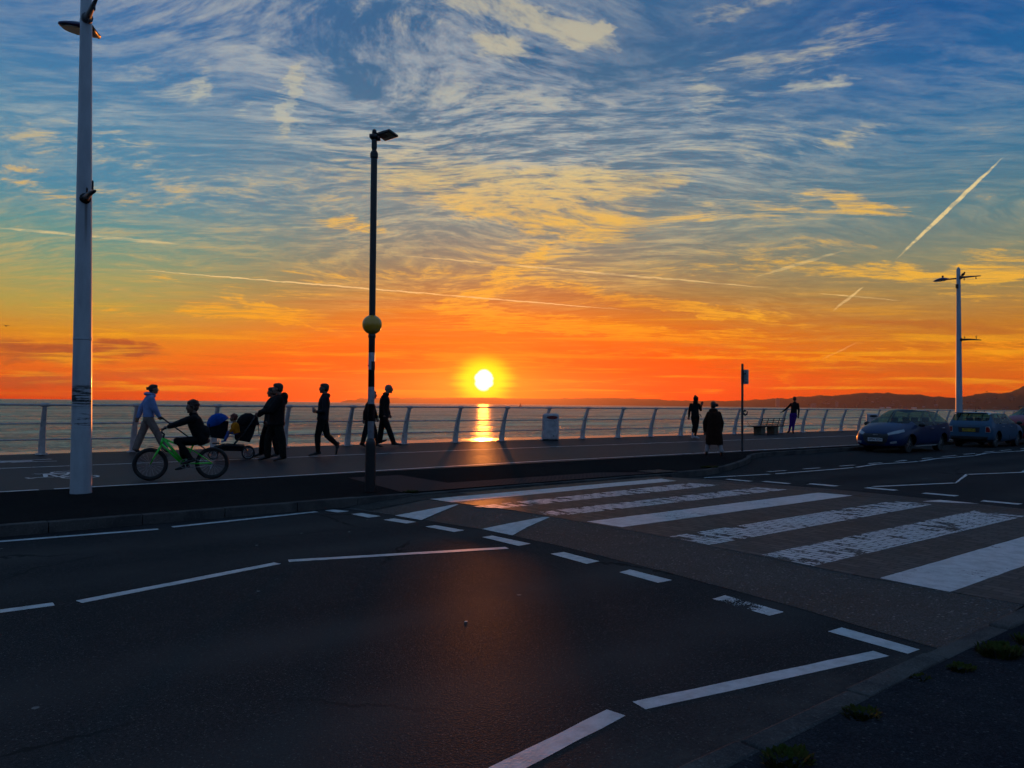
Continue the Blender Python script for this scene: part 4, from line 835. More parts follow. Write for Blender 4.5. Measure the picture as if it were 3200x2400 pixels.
    for A_, T_ in (('aA', 'tA'), ('aB', 'tB')):
        s_ = MB(); shoe(s_, J[A_], J[T_], k * J.get('shk', 1.0), J.get('boot', 0)); fused(s_, 'shoe', shoes, body, 0.009, 3)
    return body
def hair(body, J, m, style, k=1.0):
    c = Vector(J['head']); M = rotf(J['face'], J.get('tilt', 0.0)); k *= J.get('hk', 1.0); h = MB(); P_ = lambda x, y, z: c + M @ Vector((x, y, z)) * k
    e = lambda p, r_: h.ell(P_(*p), [q * k for q in r_], M, 14, 9)
    if style in ('short', 'bun', 'curly', 'long'):
        e((-0.026, 0, 0.040), (0.098, 0.084, 0.088)); e((-0.055, 0, 0.0), (0.062, 0.080, 0.080)); e((0.02, 0, 0.075), (0.07, 0.068, 0.048))
    if style == 'bun': e((-0.135, 0, 0.02), (0.038, 0.036, 0.036)); e((-0.158, 0, 0.035), (0.02, 0.03, 0.02)); e((-0.15, 0, 0.0), (0.02, 0.03, 0.02))
    if style == 'curly':
        rr = random.Random(5)
        for i in range(90):
            a, b_ = rr.uniform(0, 2 * math.pi), rr.uniform(-0.25, 1.0); q = math.sqrt(max(0, 1 - b_ * b_)); x, y, z = 0.098 * q * math.cos(a) - 0.02, 0.088 * q * math.sin(a), 0.095 * b_ + 0.035
            if x > 0.045 and z < 0.06: continue
            s_ = rr.uniform(0.012, 0.022); e((x, y, z), (s_, s_, s_))
    if style == 'long': e((-0.085, 0, -0.08), (0.045, 0.07, 0.10)); e((-0.09, 0, -0.16), (0.035, 0.055, 0.08))
    if style == 'balding': e((-0.055, 0, -0.012), (0.058, 0.080, 0.050))
    if style == 'beanie': e((-0.015, 0, 0.055), (0.104, 0.088, 0.080)); e((-0.04, 0, 0.02), (0.085, 0.086, 0.07))
    return fused(h, 'hair' if style != 'beanie' else 'hat', m, body, 0.008, 2 if style == 'curly' else 3)
DKHAIR = mat('dark_hair', alb=(0.012, 0.008, 0.006), rough=0.6, bump=0.6, bscale=120); GREY = mat('grey_hair', alb=(0.16, 0.15, 0.14), rough=0.7)
BLK = cloth('black_cloth', (22, 22, 24)); BLK2 = cloth('black_trousers', (20, 19, 21)); NAVY = cloth('navy_cloth', (24, 26, 38)); DSHOE = mat('dark_shoe', alb=(0.012, 0.011, 0.011), rough=0.6)
# 1 woman in the pale blue hoodie walking right
J = dict(head=(0.075, 0, 1.585), face=(1, 0.05, 0), neck=(0.03, 0, 1.445), sA=(0.02, -0.17, 1.36), sB=(-0.04, 0.17, 1.36), eA=(0.10, -0.20, 1.12), wA=(0.205, -0.15, 0.93), eB=(-0.19, 0.22, 1.12), wB=(-0.255, 0.2, 0.90),
         pmA=(0.3, 1, -0.2), curlA=0.85, hA=(-0.02, -0.085, 0.86), hB=(-0.04, 0.085, 0.86), kA=(0.18, -0.09, 0.50), aA=(0.37, -0.09, 0.10), tA=(0.56, -0.09, 0.055), kB=(-0.17, 0.09, 0.50), aB=(-0.30, 0.09, 0.12), tB=(-0.16, 0.09, 0.025),
         legw=(0.105, 0.092, 0.082), topw=1.05, hem=0.08, hemw=0.98, armw=(0.085, 0.078, 0.055), bulk=1.0, shk=0.95, tname='hoodie', cuff=0.90,
         extra=[((-0.06, 0, 1.475), (0.095, 0.11, 0.05)), ((0.02, 0, 1.46), (0.10, 0.10, 0.045)), ((0.08, 0, 1.43), (0.055, 0.07, 0.05))])
b1 = person((5.18, 20.22, PZ), -14.3, 'woman in pale blue hoodie and baggy grey trousers walking right by the railing', J, SKIN, cloth('pale_blue_hoodie', (120, 138, 182), 0.2), cloth('grey_joggers', (126, 108, 100), 0.25), DSHOE)
hair(b1, J, DKHAIR, 'bun')
# the pole she pushes ahead
wp = MB(); wp.tube([(0, 0, 0), (0.05, 0, -0.03), (1.13, 0, -0.87)], [0.016, 0.02, 0.014], 10); wp.tube([(-0.03, 0, 0.02), (0.06, 0, -0.035)], 0.026, 10); wp.ell((1.135, 0, -0.875), (0.025, 0.025, 0.025))
wpo = tag(wp.build('walking_pole', BLACK, smooth=True), 'long thin black pole slanting ahead of the woman in the hoodie', 'pole'); wpo.location = (5.18 + 0.245 * math.cos(R(-14.3)) + 0.16 * math.sin(R(-14.3)), 20.22 - 0.16 * math.cos(R(-14.3)) + 0.245 * math.sin(R(-14.3)), PZ + 0.90); wpo.rotation_euler = (0, 0, R(-14.3))
# 2 boy on the bicycle riding left
KB = 0.82
JB = dict(head=(0.20, 0, 1.215), face=(-1, -0.10, 0), hk=1.12, tilt=0.02, neck=(0.235, 0, 1.085), sA=(0.23, -0.145, 1.03), sB=(0.21, 0.145, 1.03), eA=(0.0, -0.19, 0.94), wA=(-0.16, -0.20, 0.885), eB=(-0.01, 0.19, 0.94), wB=(-0.16, 0.20, 0.885),
          hdA=(-1, 0, -0.15), hdB=(-1, 0, -0.15), pmA=(0, 0.1, -1), pmB=(0, -0.1, -1), curlA=0.95, curlB=0.95, hA=(0.36, -0.07, 0.66), hB=(0.36, 0.07, 0.66), kA=(-0.02, -0.10, 0.655), aA=(0.20, -0.12, 0.34), tA=(0.07, -0.12, 0.285), kB=(0.04, 0.10, 0.60), aB=(0.12, 0.12, 0.22), tB=(-0.03, 0.12, 0.17),
          legw=(0.095, 0.078, 0.055), topw=1.12, bulk=1.05, armw=(0.075, 0.062, 0.045), hem=-0.02, tname='tracksuit_top', extra=[((0.215, 0, 1.095), (0.07, 0.07, 0.035)), ((0.41, 0, 0.78), (0.08, 0.15, 0.13))])
b2 = person((3.90, 13.44, PZ), -16.1, 'boy in dark tracksuit riding the green bicycle, curly hair', JB, SKINT, BLK, BLK2, DSHOE, k=KB)
hair(b2, JB, mat('brown_curls', alb=(0.03, 0.010, 0.006), rough=0.7), 'curly', KB)
# 3 man pushing the pushchair (near), back of a dark hooded coat
J = dict(head=(-0.015, 0, 1.60), face=(-1, 0.25, 0), neck=(0.03, 0, 1.46), hk=1.05, sA=(0.03, -0.19, 1.36), sB=(-0.06, 0.19, 1.36), eA=(-0.16, -0.24, 1.12), wA=(-0.38, -0.18, 1.075), eB=(-0.24, 0.20, 1.12), wB=(-0.38, 0.16, 1.075),
         pmA=(0, 0.1, -1), pmB=(0, 0.1, -1), curlA=1.0, curlB=1.0, hA=(0.0, -0.10, 0.84), hB=(-0.06, 0.10, 0.84), kA=(0.10, -0.11, 0.48), aA=(0.13, -0.12, 0.10), tA=(-0.05, -0.12, 0.035), kB=(-0.20, 0.10, 0.48), aB=(-0.20, 0.10, 0.10), tB=(-0.38, 0.10, 0.035),
         legw=(0.115, 0.088, 0.075), topw=1.22, bulk=1.12, armw=(0.092, 0.075, 0.056), hem=-0.10, tname='coat', extra=[((0.13, 0, 1.43), (0.09, 0.13, 0.10)), ((0.14, 0, 1.33), (0.07, 0.12, 0.09)), ((-0.10, 0, 1.15), (0.13, 0.17, 0.2))])
b3 = person((6.86, 16.45, PZ), -22.5, 'man in bulky black hooded coat pushing the pushchair, nearer of the couple', J, SKIN, BLK, cloth('dark_olive_trousers', (26, 28, 24)), DSHOE)
hair(b3, J, DKHAIR, 'short')
# 4 woman walking beside him, farther
J = dict(head=(-0.09, 0, 1.535), face=(-1, 0.12, 0), neck=(-0.055, 0, 1.40), sA=(-0.04, -0.17, 1.31), sB=(-0.12, 0.17, 1.31), eA=(-0.06, -0.22, 1.05), wA=(-0.16, -0.22, 0.86), eB=(-0.26, 0.20, 1.07), wB=(-0.38, 0.14, 0.98),
         hA=(-0.10, -0.09, 0.82), hB=(-0.14, 0.09, 0.82), kA=(0.0, -0.09, 0.46), aA=(0.07, -0.09, 0.10), tA=(-0.09, -0.09, 0.03), kB=(-0.26, 0.09, 0.46), aB=(-0.30, 0.09, 0.10), tB=(-0.46, 0.09, 0.03), legw=(0.11, 0.085, 0.07), topw=1.1, armw=(0.08, 0.068, 0.05), tname='coat')
b4 = person((7.29, 17.62, PZ), -22.4, 'woman in black coat half hidden behind the man with the pushchair', J, SKINT, BLK, BLK2, DSHOE)
hair(b4, J, DKHAIR, 'bun')
# 5 man striding left with glasses, a can in his hand
J = dict(head=(0.03, 0, 1.645), face=(-1, 0.0, 0), tilt=-0.05, hk=1.04, neck=(0.06, 0, 1.505), sA=(0.08, -0.19, 1.40), sB=(0.02, 0.19, 1.42), eA=(0.05, -0.24, 1.10), wA=(-0.12, -0.20, 1.075), eB=(0.10, 0.24, 1.12), wB=(0.02, 0.26, 0.90),
         hdA=(-1, 0, 0.25), pmA=(0.1, 1, 0), curlA=1.05, hA=(0.0, -0.09, 0.90), hB=(0.03, 0.09, 0.90), kA=(-0.10, -0.09, 0.50), aA=(-0.085, -0.09, 0.10), tA=(-0.29, -0.09, 0.035), kB=(0.13, 0.09, 0.50), aB=(0.37, 0.09, 0.27), tB=(0.345, 0.09, 0.045),
         legw=(0.108, 0.078, 0.055), topw=1.06, bulk=1.03, armw=(0.080, 0.066, 0.046), hem=-0.06, tname='hoodie', extra=[((0.13, 0, 1.475), (0.06, 0.10, 0.06))])
b5 = person((8.36, 17.36, PZ), -25.6, 'man with glasses in dark hoodie striding left along the promenade alone', J, SKINT, mat('dark_hoodie', alb=(0.012, 0.012, 0.014), rough=0.9, rgb2=(34, 32, 42), vscale=7, spec=0.2), BLK2, DSHOE)
hair(b5, J, DKHAIR, 'short')
g = MB(); M_ = rotf((-1, 0, 0), -0.05)
for y in (-0.033, 0.033): g.torus(V(0.03, 0, 1.645) + M_ @ V(0.104, y, 0.005), 0.024, 0.0035, 'x', 16, 6); g.tube([V(0.03, 0, 1.645) + M_ @ V(0.104, y * 1.7, 0.008), V(0.03, 0, 1.645) + M_ @ V(0.0, y * 2.5, 0.008)], 0.0035, 5)
g.tube([V(0.03, 0, 1.645) + M_ @ V(0.107, -0.012, 0.008), V(0.03, 0, 1.645) + M_ @ V(0.107, 0.012, 0.008)], 0.003, 5); g.build('glasses', BLACK, b5)
cn = MB(); cn.lathe([(0.026, 0), (0.032, 0.01), (0.032, 0.115), (0.026, 0.125)], 16); cno = tag(cn.build('drink_can', STEEL, smooth=False), 'small pale drink can held up by the striding man with glasses', 'can')
a_ = R(-25.6); cno.location = (8.36 + math.cos(a_) * -0.205 - math.sin(a_) * -0.165, 17.36 + math.sin(a_) * -0.205 + math.cos(a_) * -0.165, PZ + 1.075)
# 6 older man striding right behind the beacon
J = dict(head=(0.085, 0, 1.725), face=(1, 0.0, 0), tilt=0.08, hk=1.08, neck=(0.02, 0, 1.58), sA=(-0.06, -0.19, 1.47), sB=(0.0, 0.19, 1.47), eA=(-0.13, -0.22, 1.17), wA=(-0.07, -0.20, 0.98), eB=(0.02, 0.24, 1.18), wB=(0.10, 0.22, 0.99),
         hA=(-0.07, -0.09, 0.92), hB=(-0.04, 0.09, 0.92), kA=(0.11, -0.09, 0.50), aA=(0.25, -0.09, 0.12), tA=(0.47, -0.09, 0.075), kB=(-0.13, 0.09, 0.50), aB=(-0.16, 0.09, 0.16), tB=(0.02, 0.09, 0.20),
         legw=(0.108, 0.082, 0.068), topw=1.06, bulk=1.05, armw=(0.083, 0.068, 0.052), hem=-0.12, tname='jacket', extra=[((-0.02, 0, 1.58), (0.08, 0.085, 0.05))])
b6 = person((11.65, 19.98, PZ), -30.2, 'older man with short grey hair in dark jacket striding right past the beacon', J, SKIN, BLK, BLK2, DSHOE, k=1.06)
hair(b6, J, GREY, 'balding', 1.06)
# 7 woman hidden behind the beacon post
J = dict(head=(0.09, 0, 1.535), face=(1, 0.0, 0), neck=(0.05, 0, 1.39), sA=(-0.02, -0.17, 1.28), sB=(0.04, 0.17, 1.28), eA=(-0.13, -0.22, 1.02), wA=(-0.15, -0.20, 0.83), eB=(0.14, 0.2, 1.02), wB=(0.20, 0.18, 0.88),
         hA=(0.0, -0.09, 0.84), hB=(0.02, 0.09, 0.84), kA=(-0.12, -0.09, 0.47), aA=(-0.20, -0.09, 0.11), tA=(-0.06, -0.09, 0.03), kB=(0.15, 0.09, 0.48), aB=(0.20, 0.09, 0.10), tB=(0.36, 0.09, 0.035), legw=(0.10, 0.08, 0.065), topw=1.2, armw=(0.082, 0.07, 0.052), hem=-0.2, tname='coat')
b7 = person((11.09, 19.93, PZ), -29.0, 'woman in dark coat mostly hidden behind the striped beacon post', J, SKIN, cloth('dark_brown_coat', (34, 24, 20)), BLK2, DSHOE)
hair(b7, J, DKHAIR, 'long')
# 8 hooded woman holding up a phone, seen from behind
J = dict(head=(0.035, 0, 1.565), face=(0.55, 0.85, 0), neck=(0.0, 0, 1.43), sA=(-0.17, -0.03, 1.36), sB=(0.13, 0.05, 1.36), eA=(-0.23, -0.02, 1.09), wA=(-0.245, 0.03, 0.87), eB=(0.215, 0.12, 1.15), wB=(0.235, 0.20, 1.33), hdB=(0.2, 0.1, 1), pmB=(-0.3, -1, 0.2), curlB=0.5,
         hA=(-0.08, 0, 0.88), hB=(0.08, 0, 0.88), kA=(-0.04, 0.0, 0.50), aA=(-0.11, -0.06, 0.19), tA=(-0.10, 0.02, 0.03), kB=(0.06, 0.03, 0.46), aB=(-0.01, 0, 0.09), tB=(0.14, 0.12, 0.03), legw=(0.10, 0.068, 0.048), topw=0.98, bulk=0.95, armw=(0.066, 0.056, 0.042), hem=-0.02, tname='hoodie', ears=False, tsm=4,
         extra=[((0.02, 0, 1.60), (0.105, 0.11, 0.115)), ((-0.0, 0, 1.69), (0.055, 0.06, 0.06)), ((0.01, -0.02, 1.47), (0.10, 0.09, 0.10))])
b8 = person((25.30, 19.10, PZ), -52.9, 'slim woman in black with hood up and white shoe, holding up a phone', J, SKIN, BLK, BLK2, mat('white_shoe', alb=(0.45, 0.45, 0.48), rough=0.6), k=0.98)
g = MB(); g.tube([(0.15, -0.05, 0.98), (0.20, -0.06, 0.97), (0.235, -0.06, 0.87)], [0.014, 0.017, 0.012], 6); g.build('belt_strap', BLK, b8)
ph = MB(); ph.box((0, 0, 0), (0.072, 0.009, 0.15)); pho = tag(ph.build('phone', BLACK, bevel=0.003), 'dark mobile phone held up by the hooded woman', 'phone'); a_ = R(-52.9)
pho.location = (25.30 + math.cos(a_) * 0.275 - math.sin(a_) * 0.235, 19.10 + math.sin(a_) * 0.275 + math.cos(a_) * 0.235, PZ + 1.425); pho.rotation_euler = (R(-8), R(12), a_ + R(15))
# 9 short person in a long puffy brown coat, from behind, hair in a bun
J = dict(head=(-0.02, 0, 1.335), face=(-0.3, 1, 0), neck=(0.0, 0, 1.20), hk=1.0, ears=False, sA=(-0.12, 0, 1.12), sB=(0.13, 0.02, 1.12), eA=(-0.22, 0, 0.88), wA=(-0.225, 0.02, 0.66), eB=(0.20, 0.02, 0.88), wB=(0.19, 0.06, 0.66),
         hA=(-0.08, 0, 0.66), hB=(0.08, 0, 0.66), kA=(-0.13, 0.03, 0.36), aA=(-0.18, 0.0, 0.09), tA=(-0.19, 0.15, 0.03), kB=(0.14, 0.0, 0.36), aB=(0.21, -0.06, 0.09), tB=(0.21, 0.08, 0.03), legw=(0.085, 0.075, 0.072), topw=0.95, bulk=0.92, armw=(0.074, 0.076, 0.056), hem=0.0, tname='coat', cuff=0.85)
J['extrat'] = [([(0.01, 0, 1.05), (0.005, 0, 0.80), (0.0, 0, 0.55)], [0.17, 0.185, 0.19])]
b9 = person((17.11, 12.32, PZ), -54.2, 'short person in ankle-length brown padded coat and pale trousers, seen from behind', J, SKIN, cloth('brown_coat', (44, 24, 14)), cloth('pale_trousers', (150, 140, 140), 0.2), DSHOE, k=0.88)
ct = MB(); ct.loft([((0.02, 0, 0.30), V(0.225, 0, 0), V(0, 0.165, 0)), ((0.015, 0, 0.36), V(0.232, 0, 0), V(0, 0.17, 0)), ((0.01, 0, 0.55), V(0.215, 0, 0), V(0, 0.17, 0)), ((0.01, 0, 0.8), V(0.20, 0, 0), V(0, 0.165, 0)), ((0.01, 0, 1.0), V(0.185, 0, 0), V(0, 0.155, 0)), ((0.0, 0, 1.15), V(0.15, 0, 0), V(0, 0.12, 0))])
ct.ell((-0.01, -0.02, 1.20), (0.12, 0.10, 0.07)); fused(ct, 'coat_skirt', MATS['brown_coat'], b9, 0.014, 4)
hair(b9, J, DKHAIR, 'short', 0.88); h_ = MB(); h_.ell((0.075, -0.02, 1.345), (0.045, 0.045, 0.045)); h_.build('hair_bun', mat('dark_red_bun', alb=(0.03, 0.006, 0.006), rough=0.7), b9, smooth=True)
# 10 person in purple leggings leaning on the railing
J = dict(head=(0.19, 0, 1.695), face=(0.25, 1, 0), neck=(0.19, 0, 1.545), sA=(0.03, 0, 1.45), sB=(0.34, 0.0, 1.45), eA=(-0.17, 0.05, 1.23), wA=(-0.37, 0.12, 1.07), eB=(0.385, 0.0, 1.14), wB=(0.365, 0.03, 0.88), hdA=(-1, 0.2, -0.5), pmA=(0, 0.4, -1), curlA=0.3,
         hA=(0.06, 0, 0.93), hB=(0.21, 0, 0.93), kA=(0.02, 0, 0.50), aA=(-0.07, -0.02, 0.10), tA=(-0.15, 0.10, 0.035), kB=(0.14, 0, 0.50), aB=(0.115, 0.02, 0.09), tB=(0.13, 0.15, 0.035), legw=(0.105, 0.068, 0.045), topw=0.86, bulk=0.98, armw=(0.058, 0.046, 0.036), hem=0.12, tname='fitted_top', bname='leggings', cuff=0.97)
b10 = person((34.82, 20.55, PZ), -59.3, 'person in purple leggings and black top leaning with one arm on the railing', J, SKINT, BLK, cloth('purple_leggings', (62, 22, 110), 0.2), mat('brown_shoe', alb=(0.05, 0.02, 0.015), rough=0.7), k=1.03)
hair(b10, J, DKHAIR, 'short', 1.03)

# ------------------------------------------------------------------ bicycle
GREEN = mat('bright_green_paint', alb=(0.02, 0.62, 0.03), rough=0.3, coat=0.5)
bk_ = empty('bicycle', (3.90, 13.44, PZ), R(-16.1), 'bright green child mountain bicycle ridden by the boy on the cycle lane', 'bicycle')
def wheel(parent, c, r_, name='wheel', spokes=20, th=0.029, axis='y', star=0):
    w_ = MB(); w_.torus((0, 0, 0), r_ - th, th, axis, 40, 10); o = w_.build(name, RUBBER, parent, smooth=True); o.location = c
    q = MB(); q.torus((0, 0, 0), r_ - 2.1 * th, 0.008, axis, 40, 6); q.build('rim', DARKM if not star else STEEL, o, smooth=True)
    q = MB(); q.tube([(0, -0.04, 0), (0, 0.04, 0)], 0.016, 10)
    if star:
        for i in range(star):
            a = 2 * math.pi * i / star + 0.3; p = V(math.cos(a), 0, math.sin(a)); q.tube([p * 0.01, p * (r_ - 2 * th)], [0.016, 0.007], 6)
    else:
        for i in range(spokes):
            a = 2 * math.pi * i / spokes; p = V(math.cos(a), 0, math.sin(a)); q.tube([p * 0.012 + V(0, 0.02 * (-1) ** i, 0), p * (r_ - 2 * th)], 0.0016, 4)
    q.build('spokes' if not star else 'hub', STEEL if not star else mat('grey_plastic', alb=(0.12, 0.12, 0.13), rough=0.5), o)
    return o
HF, HR, BB = V(-0.42, 0, 0.27), V(0.53, 0, 0.27), V(0.10, 0, 0.27)
wheel(bk_, HF, 0.27); wheel(bk_, HR, 0.27)
HT, HB_ = V(-0.235, 0, 0.70), V(-0.27, 0, 0.58); ST = V(0.235, 0, 0.60)
f = MB(); f.tube([HT, HB_], 0.020, 10); f.tube([HT + V(0.01, 0, -0.02), BB], [0.024, 0.022], 10); f.tube([HT + V(0.0, 0, -0.01), V(0.19, 0, 0.50)], 0.016, 10); f.tube([ST, BB], 0.016, 10); f.tube([HB_ + V(0.01, 0, 0.02), BB + V(-0.04, 0, 0.0)], [0.02, 0.024], 10)
for y in (-0.05, 0.05): f.tube([BB + V(0, y * 0.6, 0), HR + V(0, y, 0)], 0.010, 8); f.tube([V(0.21, y * 0.4, 0.50), HR + V(0, y, 0)], 0.009, 8)
f.tube([BB + V(0, -0.035, 0), BB + V(0, 0.035, 0)], 0.028, 12); f.build('frame', GREEN, bk_, smooth=True)
f = MB(); f.tube([HB_ + V(0, -0.05, -0.02), HB_ + V(0, 0.05, -0.02)], 0.017, 8)
for y in (-0.05, 0.05): f.tube([HB_ + V(0, y, -0.02), HB_.lerp(HF, 0.5) + V(0, y, 0), HF + V(0, y, 0)], [0.019, 0.017, 0.010], 8)
f.build('fork', GREEN, bk_, smooth=True)
f = MB(); f.tube([HT, HT + V(0.015, 0, 0.06), HT + V(-0.03, 0, 0.10)], 0.015, 8); f.tube([V(-0.20, -0.27, 0.865), V(-0.25, -0.12, 0.85), V(-0.26, 0, 0.80), V(-0.25, 0.12, 0.85), V(-0.20, 0.27, 0.865)], 0.011, 8)
for y in (-1, 1): f.tube([V(-0.205, y * 0.17, 0.866), V(-0.195, y * 0.275, 0.866)], 0.017, 8); f.tube([V(-0.24, y * 0.16, 0.86), V(-0.29, y * 0.20, 0.84)], 0.006, 6)
hb = f.build('handlebar', DARKM, bk_, smooth=True)
c_ = MB(); c_.tube([V(-0.25, -0.1, 0.85), V(-0.34, -0.06, 0.82), V(-0.35, -0.03, 0.70), V(-0.28, 0, 0.62)], 0.003, 5); c_.build('cable', BLACK, hb)
f = MB(); f.tube([ST, V(0.26, 0, 0.66)], 0.013, 8); f.build('seat_post', DARKM, bk_)
f = MB(); f.ell((0.30, 0, 0.66), (0.06, 0.065, 0.03)); f.ell((0.22, 0, 0.665), (0.10, 0.035, 0.022)); f.ell((0.42, 0, 0.645), (0.075, 0.075, 0.05)); fused(f, 'saddle', mat('dark_red_saddle', alb=(0.05, 0.008, 0.006), rough=0.6), bk_, 0.01, 4)
f = MB(); f.torus(BB + V(0, -0.055, 0), 0.075, 0.008, 'y', 30, 6)
for i in range(5): a = i * 1.257; f.tube([BB + V(0, -0.055, 0), BB + V(0.072 * math.cos(a), -0.055, 0.072 * math.sin(a))], 0.006, 5)
f.build('chain_ring', STEEL, bk_)
ca = V(0.05, 0, 0.055).normalized() * 0.13
for sg, y in ((1, -1), (-1, 1)):
    f = MB(); e_ = BB + ca * sg; f.tube([BB + V(0, y * 0.06, 0), e_ + V(0, y * 0.075, 0)], 0.010, 8); cr_ = f.build('crank', DARKM, bk_)
    f = MB(); f.box(e_ + V(0, y * 0.12, 0), (0.085, 0.08, 0.018)); f.build('pedal', RUBBER, cr_)
f = MB()
for a, b in (((0, 0.075), (0, 0.035)), ((0, -0.075), (0, -0.035))): f.tube([BB + V(0, -0.055, a[1]), HR + V(0, -0.055, b[1])], 0.004, 5)
f.tube([HR + V(0, -0.055, -0.03), HR + V(-0.03, -0.055, -0.10)], 0.014, 6); f.build('chain', STEEL, bk_)
def mudguard(c, r_, a0, a1, name):
    g_ = MB(); n = 14; vs = []
    for i in range(n + 1):
        a = R(a0 + (a1 - a0) * i / n); p = V(math.cos(a), 0, math.sin(a))
        vs += [c + p * r_ + V(0, -0.035, 0), c + p * r_ + V(0, 0.035, 0), c + p * (r_ + 0.008) + V(0, 0.035, 0), c + p * (r_ + 0.008) + V(0, -0.035, 0)]
    g_.add(vs, [(i * 4 + j, i * 4 + (j + 1) % 4, i * 4 + 4 + (j + 1) % 4, i * 4 + 4 + j) for i in range(n) for j in range(4)] + [(3, 2, 1, 0), (n * 4, n * 4 + 1, n * 4 + 2, n * 4 + 3)]); return g_.build(name, BLACK, bk_)
mudguard(HF, 0.285, 25, 100, 'mudguard')

# ------------------------------------------------------------------ tandem pushchair and the child in it
pr = empty('pushchair', (6.35, 17.64, PZ), R(-19.7), 'long tandem pushchair with a blue front hood and a black rear hood', 'pushchair')
for x, r_ in ((0.29, 0.145),):
    for y in (-0.27, 0.27): wheel(pr, V(x, y, r_), r_, star=6, th=0.017)
for x, y in ((-0.45, -0.20), (-0.45, 0.20)): wheel(pr, V(x, y, 0.11), 0.11, star=5, th=0.016)
ch = MB()
for y in (-0.24, 0.24): ch.tube([(0.29, y, 0.145), (0.20, y, 0.30), (-0.20, y, 0.33), (-0.45, y, 0.27), (-0.47, y * 0.83, 0.13)], 0.014, 8); ch.tube([(-0.02, y, 0.33), (0.20, y, 0.60), (0.44, y, 1.00)], 0.014, 8)
for x, z in ((0.29, 0.145), (0.2, 0.30), (-0.2, 0.33), (-0.45, 0.27)): ch.tube([(x, -0.24, z), (x, 0.24, z)], 0.012, 8)
ch.build('chassis', DARKM, pr, smooth=True)
h_ = MB(); h_.tube([(0.42, -0.24, 0.97), (0.47, -0.23, 1.035), (0.48, 0, 1.045), (0.47, 0.23, 1.035), (0.42, 0.24, 0.97)], 0.018, 8); h_.build('handle', BLACK, pr, smooth=True)
st_ = MB(); st_.tube([(0.47, -0.1, 1.03), (0.50, -0.1, 0.80), (0.52, -0.1, 0.55)], 0.008, 6); st_.build('strap', BLACK, pr)
FAB = cloth('pushchair_black', (18, 19, 24)); PBLUE = cloth('pushchair_blue', (10, 70, 150), 0.25)
q = MB(); q.prism([(-0.57, 0.80), (-0.52, 0.50), (-0.24, 0.46), (-0.16, 0.62), (-0.14, 0.86), (-0.34, 0.88)], -0.19, 0.19); fused(q, 'front_seat', FAB, pr, 0.012, 5)
def hood(parent, c, r_, a0, a1, m, name, k=1.0):
    q = MB(); n = 14; vs = []; fs = []; mm_ = 10
    for i in range(n + 1):
        a = R(a0 + (a1 - a0) * i / n)
        for j in range(mm_ + 1):
            t = -1 + 2 * j / mm_; rr = r_ * (1 - 0.30 * abs(t) ** 3) * (1 + 0.012 * math.cos(i * math.pi)); vs.append((c[0] + rr * k * math.cos(a), 0.20 * t, c[1] + rr * math.sin(a)))
    for i in range(n):
        for j in range(mm_): a = i * (mm_ + 1) + j; fs.append((a, a + 1, a + mm_ + 2, a + mm_ + 1))
    q.add(vs, fs); 
    for t, row in ((-1, 0), (1, mm_)):
        base = len(q.v); q.v.append((c[0], 0.20 * t, c[1])); q.cm = 0
        for i in range(n): q.f.append((base, i * (mm_ + 1) + row, (i + 1) * (mm_ + 1) + row)); q.mi.append(0)
    o = q.build(name, m, parent, smooth=True); md = o.modifiers.new('s', 'SOLIDIFY'); md.thickness = 0.008; return o
hood(pr, (-0.35, 0.78), 0.26, 35, 195, PBLUE, 'front_hood')
hood(pr, (0.27, 0.75), 0.30, 5, 172, FAB, 'rear_hood', 0.86)
q = MB(); q.prism([(-0.02, 0.62), (0.0, 0.44), (0.32, 0.38), (0.40, 0.56), (0.50, 0.96), (0.25, 0.98), (0.05, 0.86)], -0.19, 0.19); fused(q, 'rear_seat', FAB, pr, 0.012, 5)
q = MB(); q.prism([(-0.42, 0.30), (-0.38, 0.20), (0.18, 0.18), (0.22, 0.32)], -0.20, 0.20); fused(q, 'basket', FAB, pr, 0.014, 4)
q = MB(); q.box((-0.40, 0, 0.36), (0.16, 0.30, 0.03)); q.build('footrest', BLACK, pr, bevel=0.006)
k = 0.55
J = dict(head=(-0.085, -0.02, 0.935), face=(-1, 0.1, 0), hk=1.35, neck=(-0.06, -0.02, 0.835), sA=(-0.055, -0.10, 0.80), sB=(-0.055, 0.08, 0.80), eA=(-0.09, -0.14, 0.70), wA=(-0.14, -0.12, 0.64), eB=(-0.09, 0.12, 0.70), wB=(-0.15, 0.1, 0.64),
         hA=(-0.02, -0.05, 0.60), hB=(-0.02, 0.05, 0.60), kA=(-0.19, -0.06, 0.61), aA=(-0.26, -0.07, 0.43), tA=(-0.33, -0.07, 0.40), kB=(-0.19, 0.06, 0.61), aB=(-0.26, 0.07, 0.43), tB=(-0.33, 0.07, 0.40), legw=(0.09, 0.075, 0.065), topw=1.25, bulk=1.1, armw=(0.07, 0.062, 0.055), hem=-0.05, tname='jumper', vox=0.008, shk=0.9)
b11 = person((6.35, 17.50, PZ), -19.7, 'small child in mustard yellow jumper sitting in the pushchair, ginger curls', J, SKIN, cloth('mustard_jumper', (190, 110, 14), 0.2), cloth('child_blue_trousers', (60, 80, 140), 0.2), mat('child_shoe', alb=(0.15, 0.18, 0.35), rough=0.6), k=k)
hair(b11, J, mat('ginger_hair', alb=(0.12, 0.02, 0.01), rough=0.7), 'curly', k)

